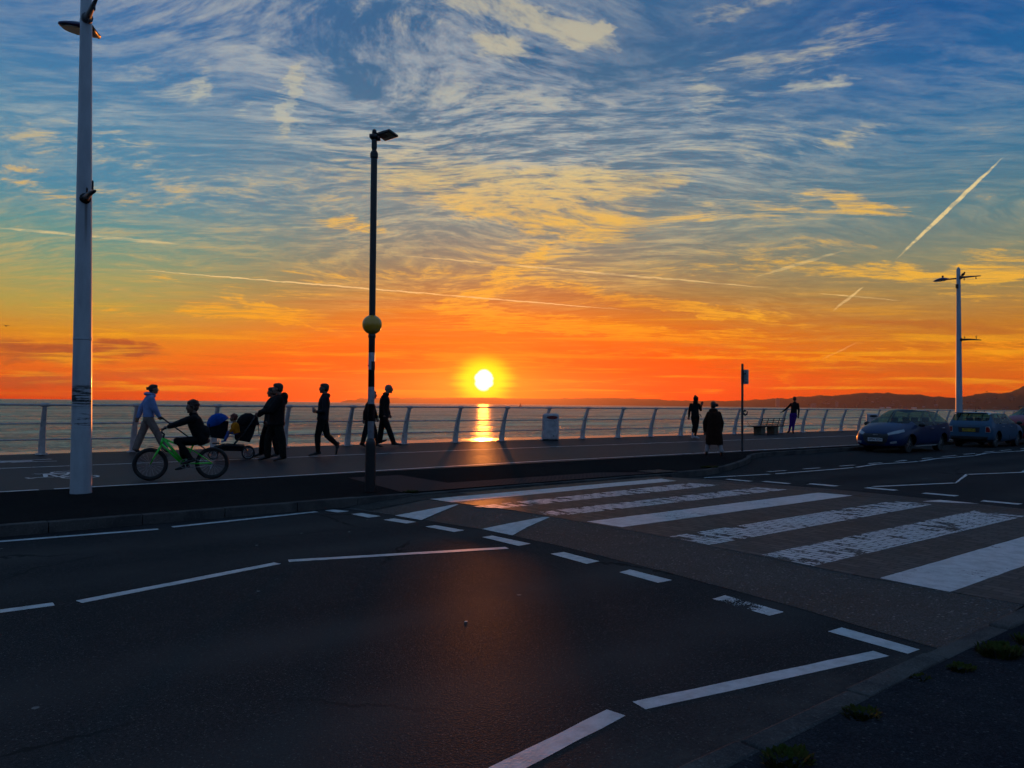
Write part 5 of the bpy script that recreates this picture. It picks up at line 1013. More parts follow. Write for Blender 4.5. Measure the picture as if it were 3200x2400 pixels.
# ------------------------------------------------------------------ cars
def paintm(name, alb, flake=0.0): return mat(name, alb=alb, rough=0.42, metal=0.0, coat=0.22, spec=0.2)
GLASS = mat('car_glass', alb=(0.004, 0.007, 0.009), rough=0.04, spec=0.8, trans=(0.62, 0.55, 0.75, 0.66))
TRIMB = mat('black_trim', alb=(0.007, 0.007, 0.008), rough=0.5); REDL = mat('tail_lamp_red', alb=(0.22, 0.01, 0.012), rough=0.15, coat=1.0); CLEAR = mat('headlamp_glass', alb=(0.25, 0.26, 0.28), rough=0.1, coat=1.0)
SEATM = mat('car_seat_cloth', alb=(0.012, 0.012, 0.014), rough=0.9); YPLATE = mat('plate_yellow', alb=(0.42, 0.28, 0.01), rough=0.4); WPLATE = mat('plate_white_front', alb=(0.50, 0.50, 0.52), rough=0.4)
def car(label, loc, rz, S, stations, paint, roofpaint, wheels, wr_, group=None, glassrows=(), tyre_w=0.2):
    """stations: (x, z_bottom, half width low, z mid, half width mid, z belt, half width belt, z roof edge, half width roof, z top); x grows to the front"""
    root = empty('parked_car', loc, rz, label, 'car', group)
    bm = bmesh.new(); rows = []; sc = S
    for st in stations:
        x, zb, wl, zm, wm, zbl, wb, zr, wr, zt = [v * sc for v in st]
        half = [(0, zb), (wl * 0.8, zb), (wl, zb + 0.05), (wm, zm), (wb, zbl), (wr, zr), (wr * 0.55, zt * 0.75 + zr * 0.25), (0, zt)]
        row = [bm.verts.new((x, y, z)) for y, z in half] + [bm.verts.new((x, -y, z)) for y, z in half[1:-1][::-1]]
        rows.append(row)
    n = len(rows[0]); L = len(rows)
    for i in range(L - 1):
        for j in range(n):
            f = bm.faces.new((rows[i][j], rows[i][(j + 1) % n], rows[i + 1][(j + 1) % n], rows[i + 1][j]))
            jj = j if j < 7 else 13 - j                     # band index, mirrored
            f.material_index = 0
            for (i0, i1, band, mi) in glassrows:
                if i0 <= i < i1 and jj in band: f.material_index = mi
    bm.faces.new(rows[0][::-1]); bm.faces.new(rows[-1])
    bmesh.ops.recalc_face_normals(bm, faces=bm.faces)
    cl = bm.edges.layers.float.new('crease_edge')
    for e in bm.edges:
        ms = {f.material_index for f in e.link_faces}
        if len(ms) > 1: e[cl] = 0.75
    me = bpy.data.meshes.new('body'); bm.to_mesh(me); bm.free()
    for m in (paint, GLASS, TRIMB, roofpaint): me.materials.append(m)
    tmp = bpy.data.objects.new('tmp', me); col.objects.link(tmp)
    ss = tmp.modifiers.new('s', 'SUBSURF'); ss.levels = 2; ss.render_levels = 2
    cut = []
    for (wx, wy) in wheels:
        cb = MB(); cb.lathe([(wr_ * 1.16, -0.16), (wr_ * 1.16, 0.24)], 32); cme = cb.mesh('c', TRIMB); co = bpy.data.objects.new('c', cme); col.objects.link(co)
        sg = 1 if wy > 0 else -1; co.matrix_world = Matrix.Translation((wx, wy - sg * 0.04, wr_)) @ Matrix.Rotation(-sg * math.pi / 2, 4, 'X'); cut.append(co)
    bpy.context.view_layer.update()
    for co in cut:
        md = tmp.modifiers.new('b', 'BOOLEAN'); md.operation = 'DIFFERENCE'; md.solver = 'EXACT'; md.object = co
        try: md.material_mode = 'TRANSFER'
        except Exception: pass
    dg = bpy.context.evaluated_depsgraph_get(); dg.update(); full = bpy.data.meshes.new_from_object(tmp.evaluated_get(dg))
    for co in cut: bpy.data.objects.remove(co)
    bpy.data.objects.remove(tmp)
    names = [m.name if m else '' for m in full.materials]
    def sub(name, keep, m, parent, thick=0.0, island=None):
        b2 = bmesh.new(); b2.from_mesh(full)
        idx = [i for i, nm in enumerate(names) if nm in keep]
        bmesh.ops.delete(b2, geom=[f for f in b2.faces if not (f.material_index in idx and (island is None or island(f.calc_center_median(), f.normal)))], context='FACES')
        if not b2.faces: b2.free(); return None
        for f in b2.faces: f.material_index = 0; f.smooth = True
        me2 = bpy.data.meshes.new(name); b2.to_mesh(me2); b2.free(); me2.materials.append(m)
        o = bpy.data.objects.new(name, me2); col.objects.link(o); o.parent = parent
        md = o.modifiers.new('e', 'EDGE_SPLIT'); md.split_angle = R(35)
        return o
    body = sub('body', (paint.name,), paint, root)
    if roofpaint.name != paint.name: sub('roof', (roofpaint.name,), roofpaint, root)
    tr0 = sub('trim', (TRIMB.name,), TRIMB, root)
    if tr0:
        src = tr0.data; bpy.data.objects.remove(tr0); b3 = bmesh.new(); b3.from_mesh(src); b3.faces.ensure_lookup_table(); seen = set(); comps = []
        for f0 in b3.faces:
            if f0.index in seen: continue
            stack = [f0]; comp = []; seen.add(f0.index)
            while stack:
                f = stack.pop(); comp.append(f)
                for v_ in f.verts:
                    for g in v_.link_faces:
                        if g.index not in seen: seen.add(g.index); stack.append(g)
            comps.append(comp)
        for comp in comps:
            q = MB(); vid = {}
            for f in comp:
                for v_ in f.verts:
                    if v_.index not in vid: vid[v_.index] = len(vid)
            q.v = [None] * len(vid)
            for f in comp:
                for v_ in f.verts: q.v[vid[v_.index]] = tuple(v_.co)
                q.f.append(tuple(vid[v_.index] for v_ in f.verts)); q.mi.append(0)
            zc = sum(c[2] for c in q.v) / len(q.v); q.build('wheel_arch' if zc < 0.75 else 'window_pillar', TRIMB, root)
        b3.free()
    xs = [stations[i][0] * sc for i in range(L)]
    sub('windscreen', (GLASS.name,), GLASS, root, island=lambda c, nn: nn.x > 0.28 and abs(nn.y) < 0.75)
    sub('rear_window', (GLASS.name,), GLASS, root, island=lambda c, nn: nn.x < -0.28 and abs(nn.y) < 0.75)
    for sg in (1, -1): sub('side_window', (GLASS.name,), GLASS, root, island=lambda c, nn, sg=sg: not (abs(nn.x) > 0.28 and abs(nn.y) < 0.75) and c.y * sg > 0)
    for (wx, wy) in wheels:
        sg = 1 if wy > 0 else -1
        q = MB(); q.lathe([(wr_ * 0.62, -0.09), (wr_ * 0.93, -0.095), (wr_, -0.07), (wr_, 0.07), (wr_ * 0.93, 0.095), (wr_ * 0.62, 0.09)], 36)
        q.v = [(x, z * sg, y) for x, y, z in q.v]; o = q.build('wheel', RUBBER, root, smooth=False); o.location = (wx, wy - sg * 0.06, wr_)
        q = MB()
        q.torus((0, sg * 0.07, 0), wr_ * 0.62, 0.018, 'y', 30, 6)
        for i in range(7): a = 2 * math.pi * i / 7; q.tube([(0, sg * 0.085, 0), (wr_ * 0.62 * math.cos(a), sg * 0.075, wr_ * 0.62 * math.sin(a))], [0.03, 0.02], 6)
        q.tube([(0, sg * 0.05, 0), (0, sg * 0.10, 0)], 0.04, 12); q.build('rim', mat('alloy', alb=(0.10, 0.10, 0.11), rough=0.35, metal=0.7), o)
        q = MB(); q.tube([(0, sg * 0.0, 0), (0, sg * 0.03, 0)], wr_ * 0.6, 24); q.build('brake_disc', TRIMB, o)
    return root, full
def seats(root, xs, z, sc):
    for x in xs:
        for y in (-0.36, 0.36):
            q = MB(); q.box((x * sc, y * sc, (z + 0.18) * sc), (0.14 * sc, 0.46 * sc, 0.56 * sc), Matrix.Rotation(R(-12), 3, 'Y')); q.box((x * sc + 0.22 * sc, y * sc, z * sc), (0.45 * sc, 0.46 * sc, 0.14 * sc)); q.box((x * sc - 0.07, y * sc, (z + 0.54) * sc), (0.10 * sc, 0.25 * sc, 0.17 * sc)); q.build('car_seat', SEATM, root, bevel=0.03)
def handle(root, x, y, z, m=STEEL):
    q = MB(); q.tube([(x - 0.09, y, z), (x - 0.06, y * 1.016, z + 0.005), (x + 0.06, y * 1.016, z + 0.005), (x + 0.09, y, z)], 0.013, 8); q.build('door_handle', m, root, smooth=True)
def mirror(root, x, y, z, sg, m):
    q = MB(); q.ell((x, y + sg * 0.12, z), (0.07, 0.11, 0.075)); q.tube([(x, y, z - 0.03), (x, y + sg * 0.08, z - 0.01)], 0.02, 6); fused(q, 'wing_mirror', m, root, 0.012, 3)
def seam(root, pts, y_of, m=TRIMB):
    q = MB(); q.tube([(x, y_of, z) for x, z in pts], 0.005, 5); q.build('door_seam', m, root)
# car A: blue hatchback, nose towards the camera. station list front(+x) -> built with x from rear to front
PB_ = paintm('deep_blue_paint', (0.003, 0.016, 0.065))
#        x     zb    wl    zm    wm    zbl   wb    zr    wr    zt
stA = [(-2.20, 0.42, 0.60, 0.60, 0.66, 0.80, 0.64, 0.90, 0.60, 0.92),
       (-2.12, 0.30, 0.80, 0.62, 0.86, 0.98, 0.80, 1.06, 0.70, 1.08),
       (-1.98, 0.26, 0.84, 0.62, 0.89, 1.04, 0.84, 1.22, 0.66, 1.26),
       (-1.62, 0.24, 0.86, 0.60, 0.90, 1.05, 0.87, 1.40, 0.62, 1.47),
       (-1.20, 0.22, 0.86, 0.60, 0.90, 1.02, 0.88, 1.47, 0.60, 1.54),
       (-0.62, 0.22, 0.86, 0.60, 0.90, 0.98, 0.89, 1.51, 0.60, 1.57),
       (-0.54, 0.22, 0.86, 0.60, 0.90, 0.98, 0.89, 1.51, 0.60, 1.57),
       (0.10, 0.22, 0.86, 0.60, 0.90, 0.95, 0.89, 1.49, 0.60, 1.56),
       (0.45, 0.22, 0.86, 0.60, 0.90, 0.94, 0.89, 1.42, 0.60, 1.50),
       (0.95, 0.22, 0.86, 0.60, 0.90, 0.95, 0.87, 1.17, 0.68, 1.24),
       (1.28, 0.22, 0.86, 0.60, 0.90, 0.93, 0.84, 1.01, 0.72, 1.07),
       (1.70, 0.22, 0.84, 0.58, 0.88, 0.86, 0.80, 0.92, 0.66, 0.98),
       (2.02, 0.20, 0.80, 0.54, 0.82, 0.74, 0.74, 0.80, 0.62, 0.86),
       (2.20, 0.22, 0.68, 0.50, 0.70, 0.64, 0.64, 0.70, 0.55, 0.74),
       (2.27, 0.34, 0.50, 0.48, 0.54, 0.58, 0.50, 0.62, 0.44, 0.64)]
SA = 0.90
glA = [(7, 10, (5, 6), 1), (2, 5, (4,), 1), (5, 6, (4,), 2), (6, 9, (4,), 1), (1, 3, (5, 6), 1), (0, 0, (), 1)]
ra, fa = car('deep blue electric-style hatchback parked nose towards us, largest of the cars', (26.75, 11.62, 0), R(180), SA, stA, PB_, PB_, [(1.32 * SA, 0.72 * SA), (1.32 * SA, -0.72 * SA), (-1.38 * SA, 0.72 * SA), (-1.38 * SA, -0.72 * SA)], 0.31 * SA + 0.01, glassrows=glA)
seats(ra, (0.0, -0.95), 0.62, SA)
def fit(full, x, z, sgn=1, axis='x', lo=0.1):
    """where the body surface lies, straight in from outside, at a height and offset"""
    from mathutils.bvhtree import BVHTree
    key = id(full)
    if not hasattr(fit, 'c'): fit.c = {}
    if key not in fit.c:
        b2 = bmesh.new(); b2.from_mesh(full); fit.c[key] = BVHTree.FromBMesh(b2); b2.free()
    t = fit.c[key]
    if axis == 'x': h = t.ray_cast(Vector((sgn * 5, x, z)), Vector((-sgn, 0, 0)))
    elif axis == 'y': h = t.ray_cast(Vector((x, sgn * 5, z)), Vector((0, -sgn, 0)))
    return (h[0], h[1]) if h[0] is not None else (Vector((0, 0, 0)), Vector((1, 0, 0)))
def decal(full, pts, name, m, parent, sgn=1, axis='x', lift=0.006, thick=0.012):
    """a panel that follows the body: outline points are dropped on to the surface and stood a little proud"""
    c2 = (sum(p[0] for p in pts) / len(pts), sum(p[1] for p in pts) / len(pts)); q = MB(); ring_ = []; N_ = 5; n = len(pts)
    grid = []
    for k_ in range(N_ + 1):
        t = k_ / N_
        for p in pts:
            a, z = c2[0] + (p[0] - c2[0]) * t, c2[1] + (p[1] - c2[1]) * t; h, nn = fit(full, a, z, sgn, axis); grid.append(h + nn * lift)
    fs = []
    for k_ in range(N_):
        for j in range(n): fs.append((k_ * n + j, k_ * n + (j + 1) % n, (k_ + 1) * n + (j + 1) % n, (k_ + 1) * n + j))
    q.add(grid, fs); o = q.build(name, m, parent, smooth=True); return o
def dense(pts, k_=4):
    out = []
    for i in range(len(pts)):
        a, b = pts[i], pts[(i + 1) % len(pts)]
        for j in range(k_): out.append((a[0] + (b[0] - a[0]) * j / k_, a[1] + (b[1] - a[1]) * j / k_))
    return out
s_ = SA
for sg in (1, -1):
    hl_ = decal(fa, dense([(sg * 0.76 * s_, 0.84 * s_), (sg * 0.40 * s_, 0.70 * s_), (sg * 0.44 * s_, 0.63 * s_), (sg * 0.72 * s_, 0.70 * s_), (sg * 0.80 * s_, 0.76 * s_)]), 'headlight', CLEAR, ra)
    decal(fa, dense([(sg * 0.70 * s_, 0.44 * s_), (sg * 0.50 * s_, 0.40 * s_), (sg * 0.52 * s_, 0.33 * s_), (sg * 0.70 * s_, 0.36 * s_)]), 'fog_lamp', CLEAR, ra)
    decal(fa, dense([(sg * 0.76 * s_, 1.02 * s_), (sg * 0.50 * s_, 0.98 * s_), (sg * 0.52 * s_, 0.86 * s_), (sg * 0.80 * s_, 0.86 * s_)]), 'tail_light', REDL, ra, sgn=-1)
    mirror(ra, 0.80 * s_, sg * 0.86 * s_, 1.0 * s_, sg, TRIMB)
    for x in (-0.30, -1.28): h_, n_ = fit(fa, x * s_, 0.86 * s_, sg, 'y'); handle(ra, x * s_, h_.y + sg * 0.012, 0.86 * s_)
    for xx in (0.86, -0.58, ): seam(ra, [(xx * s_, 0.40 * s_), (xx * s_, 0.62 * s_), (xx * s_, 0.86 * s_)], sg * (0.90 * s_ * 0.955))
    q = MB(); q.box((0, sg * 0.80 * s_, 0.24 * s_), (1.75 * s_, 0.03, 0.035)); q.build('sill_strip', mat('silver_trim', alb=(0.3, 0.32, 0.32), rough=0.35, metal=0.4), ra)
decal(fa, dense([(-0.42 * s_, 0.68 * s_), (0.42 * s_, 0.68 * s_), (0.46 * s_, 0.60 * s_), (0.40 * s_, 0.40 * s_), (0.30 * s_, 0.30 * s_), (-0.30 * s_, 0.30 * s_), (-0.40 * s_, 0.40 * s_), (-0.46 * s_, 0.60 * s_)], 3), 'grille', TRIMB, ra, lift=0.004)
def numplate(root, full, z, sgn, m, txt, wmul=1.0):
    h, nn = fit(full, 0.0, z, sgn); q = MB(); q.box((0, 0, 0), (0.012, 0.47 * wmul, 0.105 * wmul)); o = q.build('number_plate', m, root, bevel=0.003); o.location = h + Vector((sgn * 0.022, 0, 0))
    text_mesh(txt, 0.098 * wmul, 'plate_text', INK, o, (sgn * 0.0075, 0, 0), (R(90), 0, R(90) * sgn), 0.0008, 0.0022)
numplate(ra, fa, 0.47 * s_, 1, WPLATE, 'LM24 XDV')
q = MB(); h_, n_ = fit(fa, 0.0, 0.645 * s_, 1); q.box(h_ + V(0.008, 0, 0), (0.01, 0.16, 0.02)); q.build('badge', STEEL, ra)
# car B: light blue small hatch with pale roof, tail towards the camera
PLB = paintm('light_blue_paint', (0.030, 0.085, 0.15)); PALE = paintm('pale_roof', (0.42, 0.42, 0.38))
stB = [(-1.93, 0.36, 0.60, 0.55, 0.66, 0.78, 0.64, 0.84, 0.58, 0.86),
       (-1.90, 0.28, 0.78, 0.58, 0.83, 0.86, 0.80, 0.94, 0.72, 0.97),
       (-1.80, 0.25, 0.82, 0.58, 0.86, 0.94, 0.83, 1.04, 0.72, 1.06),
       (-1.62, 0.22, 0.83, 0.58, 0.86, 0.95, 0.84, 1.32, 0.66, 1.36),
       (-1.45, 0.20, 0.83, 0.58, 0.86, 0.95, 0.84, 1.37, 0.65, 1.42),
       (-0.95, 0.20, 0.83, 0.58, 0.86, 0.95, 0.85, 1.38, 0.65, 1.43),
       (-0.86, 0.20, 0.83, 0.58, 0.86, 0.95, 0.85, 1.38, 0.65, 1.43),
       (-0.10, 0.20, 0.83, 0.58, 0.86, 0.94, 0.85, 1.37, 0.65, 1.42),
       (-0.02, 0.20, 0.83, 0.58, 0.86, 0.94, 0.85, 1.37, 0.65, 1.42),
       (0.42, 0.20, 0.83, 0.58, 0.86, 0.93, 0.85, 1.34, 0.64, 1.38),
       (0.92, 0.20, 0.83, 0.58, 0.86, 0.93, 0.83, 1.00, 0.72, 1.05),
       (1.30, 0.20, 0.83, 0.56, 0.86, 0.88, 0.80, 0.93, 0.68, 0.97),
       (1.70, 0.20, 0.80, 0.54, 0.83, 0.80, 0.76, 0.86, 0.62, 0.90),
       (1.90, 0.24, 0.70, 0.52, 0.72, 0.68, 0.66, 0.72, 0.55, 0.76),
       (1.95, 0.34, 0.5, 0.50, 0.56, 0.62, 0.5, 0.66, 0.44, 0.68)]
SB = 0.93
glB = [(3, 9, (5, 6), 3), (9, 10, (5, 6), 1), (4, 5, (4,), 1), (5, 6, (4,), 2), (6, 7, (4,), 1), (7, 8, (4,), 2), (8, 10, (4,), 1), (2, 3, (5, 6), 1), (3, 4, (4,), 2)]
rb, fb = car('light blue small hatchback with cream roof, tail and yellow number plate towards us', (33.4, 11.35, 0), R(0), SB, stB, PLB, PALE, [(1.22 * SB, 0.70 * SB), (1.22 * SB, -0.70 * SB), (-1.22 * SB, 0.70 * SB), (-1.22 * SB, -0.70 * SB)], 0.29, glassrows=glB)
seats(rb, (0.15, -0.75), 0.55, SB); s_ = SB
for sg in (1, -1):
    decal(fb, dense([(sg * 0.60 * s_, 0.84 * s_), (sg * 0.74 * s_, 0.84 * s_), (sg * 0.78 * s_, 0.72 * s_), (sg * 0.76 * s_, 0.60 * s_), (sg * 0.60 * s_, 0.60 * s_)]), 'light_surround', STEEL, rb, sgn=-1, lift=0.008)
    decal(fb, dense([(sg * 0.62 * s_, 0.82 * s_), (sg * 0.725 * s_, 0.82 * s_), (sg * 0.76 * s_, 0.72 * s_), (sg * 0.745 * s_, 0.62 * s_), (sg * 0.62 * s_, 0.62 * s_)]), 'tail_light', REDL, rb, sgn=-1, lift=0.014)
    mirror(rb, 0.72 * s_, sg * 0.84 * s_, 0.98 * s_, sg, TRIMB)
    h_, n_ = fit(fb, 0.05 * s_, 0.84 * s_, sg, 'y'); handle(rb, 0.10 * s_, h_.y + sg * 0.01, 0.84 * s_); handle(rb, -0.78 * s_, h_.y + sg * 0.01, 0.84 * s_)
    for xx in (0.80, -0.05, -0.9): seam(rb, [(xx * s_, 0.34 * s_), (xx * s_, 0.6 * s_), (xx * s_, 0.88 * s_)], sg * 0.845 * s_)
decal(fb, dense([(-0.40 * s_, 0.80 * s_), (0.40 * s_, 0.80 * s_), (0.38 * s_, 0.60 * s_), (-0.38 * s_, 0.60 * s_)]), 'plate_recess', TRIMB, rb, sgn=-1, lift=0.006)
decal(fb, dense([(-0.70 * s_, 0.44 * s_), (0.70 * s_, 0.44 * s_), (0.62 * s_, 0.28 * s_), (-0.62 * s_, 0.28 * s_)]), 'bumper', TRIMB, rb, sgn=-1, lift=0.008)
numplate(rb, fb, 0.685 * s_, -1, YPLATE, 'CX73 OKX', 0.98)
q = MB(); q.ell((-1.2 * s_, 0, 1.44 * s_), (0.06, 0.035, 0.03)); q.tube([(-1.2 * s_, 0, 1.44 * s_), (-1.3 * s_, 0, 1.72 * s_)], 0.006, 5); q.build('aerial', TRIMB, rb)
q = MB(); q.box((-1.66 * s_, 0, 1.365 * s_), (0.20, 1.16 * s_, 0.03), Matrix.Rotation(R(8), 3, 'Y')); q.build('spoiler', PLB, rb, bevel=0.01)
# car C: dark red sport utility, nose towards the camera, cut by the frame
PRED = paintm('dark_red_paint', (0.20, 0.010, 0.018))
stC = [(x, a, b, c + .08, d, e + .10, f_ * 1.02, g_ + .12, h, i_ + .12) for (x, a, b, c, d, e, f_, g_, h, i_) in stA]
stC = [(min(x, x), zb + 0.06, wl, zm, wm, zbl + (0.10 if x > 0.9 else 0.0), wb, zr + (0.10 if x > 1.2 else 0), wr, zt + (0.10 if x > 1.2 else 0)) for (x, zb, wl, zm, wm, zbl, wb, zr, wr, zt) in stC]
SC = 0.93
rc, fc_ = car('dark red tall car with roof rails cut off by the right edge of the photo', (37.95, 11.05, 0), R(180), SC, stC, PRED, PRED, [(1.32 * SC, 0.72 * SC), (1.32 * SC, -0.72 * SC), (-1.38 * SC, 0.72 * SC), (-1.38 * SC, -0.72 * SC)], 0.33, glassrows=glA)
seats(rc, (0.0, -0.95), 0.72, SC); s_ = SC
for sg in (1, -1):
    decal(fc_, dense([(sg * 0.76 * s_, 0.96 * s_), (sg * 0.46 * s_, 0.86 * s_), (sg * 0.48 * s_, 0.79 * s_), (sg * 0.76 * s_, 0.86 * s_)]), 'headlight', CLEAR, rc)
    mirror(rc, 0.86 * s_, sg * 0.88 * s_, 1.13 * s_, sg, PRED)
    q = MB(); q.tube([(0.25 * s_, sg * 0.58 * s_, 1.60 * s_), (0.15 * s_, sg * 0.58 * s_, 1.69 * s_), (-1.2 * s_, sg * 0.57 * s_, 1.68 * s_), (-1.4 * s_, sg * 0.56 * s_, 1.58 * s_)], 0.018, 8); q.build('roof_rail', TRIMB, rc, smooth=True)
decal(fc_, dense([(-0.36 * s_, 0.84 * s_), (0.36 * s_, 0.84 * s_), (0.34 * s_, 0.50 * s_), (-0.34 * s_, 0.50 * s_)]), 'grille', TRIMB, rc, lift=0.004)
ar_ = MB()
for dz_ in (0.0, 0.05):
    pts_ = []
    for t in (-0.09, 0, 0.09): h_, n_ = fit(fc_, t, (0.80 + dz_ + (0.04 if t == 0 else 0)) * s_, 1); pts_.append(h_ + n_ * 0.012)
    ar_.tube(pts_, 0.009, 6)
ar_.build('badge', STEEL, rc)
numplate(rc, fc_, 0.42 * s_, 1, WPLATE, '', 1.0) if False else None

# ------------------------------------------------------------------ weeds, drain cover, litter, birds, boat
WEED = mat('weed_leaf', alb=(0.022, 0.038, 0.005), rough=0.8, spec=0.1, rgb2=(56, 54, 18), vscale=30)
def weed(x, y, z, r_, n, label, seed):
    q = MB(); rr = random.Random(seed)
    for i in range(n):
        a = rr.uniform(0, 2 * math.pi); rad = r_ * math.sqrt(rr.random()); bx_, by_ = rad * math.cos(a), rad * math.sin(a) * 0.7; L = rr.uniform(0.3, 1.0) * min(r_, 0.12) * 0.5; d = V(math.cos(a) * 0.7 + rr.uniform(-.5, .5), math.sin(a) * 0.7 + rr.uniform(-.5, .5), rr.uniform(0.5, 1.4)).normalized(); s__ = d.cross(V(0, 0, 1)).normalized() * rr.uniform(0.004, 0.009)
        p0 = V(bx_, by_, 0); p1 = p0 + d * L * 0.6; p2 = p0 + d * L + V(0, 0, -L * 0.15); q.add([p0 - s__ * 0.5, p0 + s__ * 0.5, p1 + s__, p1 - s__, p2], [(0, 1, 2, 3), (3, 2, 4)])
    o = q.build('weed', WEED); o.location = (x, y, z); tag(o, label, 'weed', 'weeds along the kerbs')
weed(2.80, 1.66, 0.05, 0.11, 330, 'leafy green weed tuft by the broken kerb at the bottom edge', 1)
weed(3.48, 1.70, 0.05, 0.09, 220, 'green weed tuft growing out of the near kerb, middle of the row', 2)
weed(4.50, 1.66, 0.055, 0.08, 160, 'small dark weed tuft behind the near kerb opposite the last dash', 3)
weed(4.18, 1.74, 0.05, 0.06, 90, 'tiny weed in the joint of the near kerb', 4)
weed(4.98, 1.63, 0.055, 0.16, 420, 'widest yellowish weed patch behind the near kerb beside the ramp', 5)
weed(5.35, 1.60, 0.055, 0.11, 200, 'thin weed patch at the right end of the near kerb', 6)
weed(6.15, 9.78, PZ - 0.01, 0.12, 200, 'weeds at the kerb by the tactile paving near the beacon', 7)
weed(13.9, 10.12, PZ - 0.01, 0.22, 420, 'weed patch on the far kerb before it bends to the parking bay', 8)
random.seed(11)
dc = MB(); dc.box((0, 0, 0.004), (0.62, 0.45, 0.008)); DCM = mat('rusty_drain', alb=(0.07, 0.05, 0.035), rough=0.6, var=0.5, vscale=30, bump=1.0, bscale=50)
dco = tag(dc.build('drain_cover', DCM), 'rectangular rusty drain cover set in the dark pavement by the kerb', 'drain cover'); dco.location = (12.12, 10.08, PZ)
q = MB()
for i in range(6): q.box((0, -0.19 + i * 0.075, 0.010), (0.54, 0.018, 0.006))
q.build('tread_bar', DCM, dco)
lf = MB(); lf.ell((0, 0, 0.0015), (0.014, 0.009, 0.0025), None, 8, 5); lfo = tag(lf.build('shell_fragment', mat('shell', alb=(0.6, 0.57, 0.52), rough=0.5)), 'small white shell fragment lying alone on the foreground asphalt', 'shell'); lfo.location = (3.05, 4.15, 0.0)
def bird(loc, sc, label, flying, rz=0):
    q = MB()
    if flying:
        q.ell((0, 0, 0), (0.16, 0.05, 0.05)); q.ell((0.17, 0, 0.02), (0.05, 0.035, 0.035)); q.tube([(0.2, 0, 0.02), (0.25, 0, 0.01)], [0.012, 0.003], 5)
        for y in (-1, 1): q.loft([((0.02, y * 0.03, 0.02), V(0.07, 0, 0), V(0, 0, 0.012)), ((0.04, y * 0.22, 0.11), V(0.055, 0, 0), V(0, 0, 0.008)), ((-0.02, y * 0.45, 0.06), V(0.02, 0, 0), V(0, 0, 0.004))], 8)
        q.loft([((-0.13, 0, 0), V(0, 0.03, 0), V(0, 0, 0.012)), ((-0.22, 0, 0), V(0, 0.05, 0), V(0, 0, 0.005))], 8)
    else:
        M_ = Matrix.Rotation(R(-38), 3, 'Y'); q.ell((0, 0, 0.10), (0.11, 0.055, 0.06), M_); q.ell((0.075, 0, 0.19), (0.036, 0.032, 0.034)); q.tube([(0.10, 0, 0.19), (0.135, 0, 0.183)], [0.012, 0.003], 5)
        q.loft([((-0.06, 0, 0.05), V(0, 0.03, 0), V(0, 0, 0.015)), ((-0.16, 0, 0.0), V(0, 0.025, 0), V(0, 0, 0.006))], 8)
        for y in (-0.02, 0.02): q.tube([(0.0, y, 0.06), (0.01, y, 0.0)], 0.005, 5)
    o = q.build('bird', mat('dark_feather', alb=(0.01, 0.01, 0.012), rough=0.8), smooth=True); o.location = loc; o.scale = (sc, sc, sc); o.rotation_euler = (0, 0, rz); tag(o, label, 'bird')
bird((34.60, 12.62, PZ + 6.785), 0.9, 'dark bird perched on the upper arm of the distant street lamp', False, R(-30))
p_ = bearing(-33.4, 60, CAMZ + 60 * 0.0785); bird(p_, 0.6, 'tiny dark bird flying above the sea at the left edge', True, R(120))
p_ = bearing(31.7, 300, CAMZ + 300 * 0.0186); bird(p_, 1.6, 'tiny dark bird flying over the hills right of the distant lamp', True, R(150))
bt_ = empty('sailing_boat', bearing(0.65, 1500, SZ), R(20), 'tiny dark boat far out on the water right of the sun', 'boat')
q = MB(); q.prism([(-4.2, 0.2), (-4.8, 1.6), (4.8, 1.8), (3.6, 0.2)], -1.2, 1.2); q.build('hull', BLACK, bt_)
q = MB(); q.prism([(-2.6, 1.6), (-2.4, 3.0), (0.8, 3.0), (1.3, 1.6)], -0.9, 0.9); q.tube([(0, 0, 1.6), (0, 0, 8.5)], 0.12, 6); q.build('cabin', BLACK, bt_)
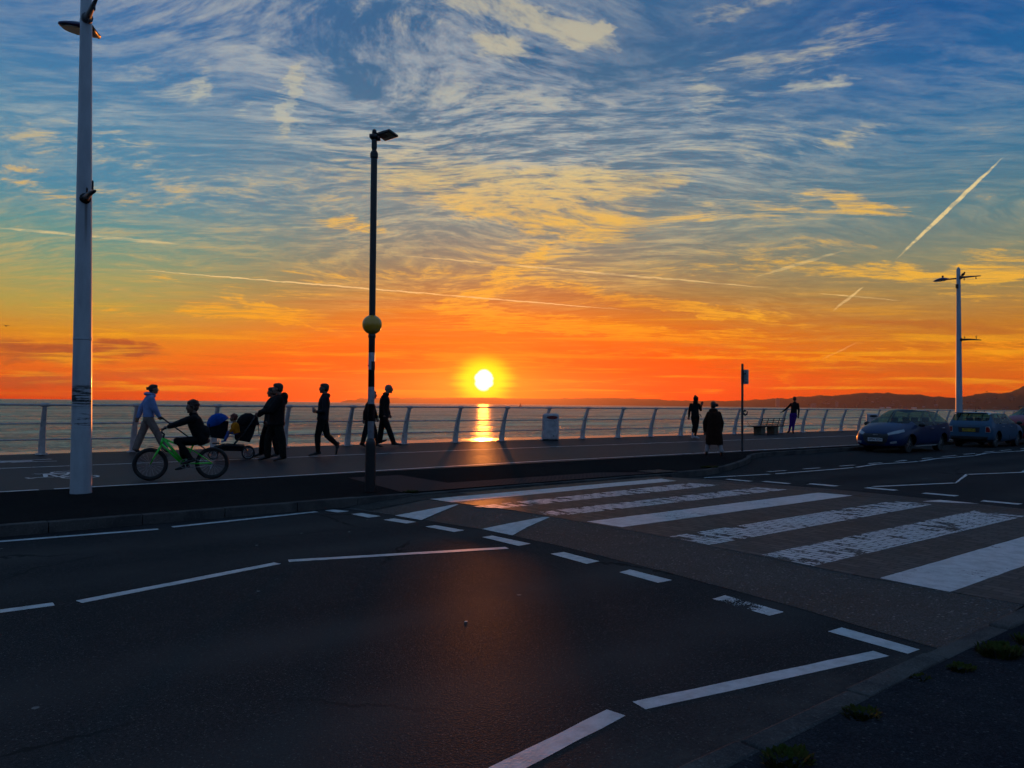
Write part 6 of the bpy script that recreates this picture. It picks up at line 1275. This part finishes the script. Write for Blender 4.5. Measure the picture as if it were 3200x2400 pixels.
q = MB(); q.add([(-3.2, 0.05, 2.9), (-0.2, 0.05, 2.9), (-0.2, 0.05, 8), (-3.2, -0.05, 2.9), (-0.2, -0.05, 2.9), (-0.2, -0.05, 8)], [(0, 1, 2), (5, 4, 3), (0, 3, 4, 1), (1, 4, 5, 2), (2, 5, 3, 0)]); q.build('sail', mat('dark_sail', alb=(0.05, 0.03, 0.03), rough=0.9), bt_)
lh = MB(); p_ = bearing(-12.15, shore_d(-12.15) + 500, SZ + 14); lh.lathe([(4, 0), (3, 10), (2.4, 15), (3.2, 15.5), (2.2, 16), (2.2, 19), (0.3, 21)], 12); lho = tag(lh.build('lighthouse', mat('far_white', alb=(0.3, 0.28, 0.25), rough=0.8)), 'tiny lighthouse on the islet at the left end of the far headland', 'lighthouse'); lho.location = p_
# buildings of the town on the far shore
def fbuild(az, t_, w_, d_, h, label, m, group=None, roof=False):
    z = hill_z(az, t_); p = bearing(az, shore_d(az) + 1400 * t_, z - 2); q = MB(); q.box((0, 0, h / 2), (w_, d_, h))
    if roof: q.prism([(-w_ / 2 - .5, h), (w_ / 2 + .5, h), (0, h + w_ * 0.3)], -d_ / 2, d_ / 2)
    o = q.build('building', m); o.location = p; o.rotation_euler = (0, 0, random.uniform(-0.5, 0.5) + HEAD); tag(o, label, 'building', group)
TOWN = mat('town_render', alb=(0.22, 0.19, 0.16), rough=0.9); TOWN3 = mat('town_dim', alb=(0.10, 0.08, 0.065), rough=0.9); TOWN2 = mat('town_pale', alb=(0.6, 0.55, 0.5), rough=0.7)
fbuild(19.05, 0.12, 20, 20, 52, 'slim pale tower block on the far shore left of the purple leggings', TOWN)
fbuild(21.4, 0.10, 34, 20, 26, 'broad pale block low on the far shore right of the tower block', TOWN)
fbuild(22.9, 0.14, 10, 14, 34, 'narrow tower low on the far hillside above the railing', TOWN)
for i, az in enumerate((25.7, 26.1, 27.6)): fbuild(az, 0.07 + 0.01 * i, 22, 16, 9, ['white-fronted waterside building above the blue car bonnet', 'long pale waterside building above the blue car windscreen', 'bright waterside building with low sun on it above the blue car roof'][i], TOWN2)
for i in range(70):
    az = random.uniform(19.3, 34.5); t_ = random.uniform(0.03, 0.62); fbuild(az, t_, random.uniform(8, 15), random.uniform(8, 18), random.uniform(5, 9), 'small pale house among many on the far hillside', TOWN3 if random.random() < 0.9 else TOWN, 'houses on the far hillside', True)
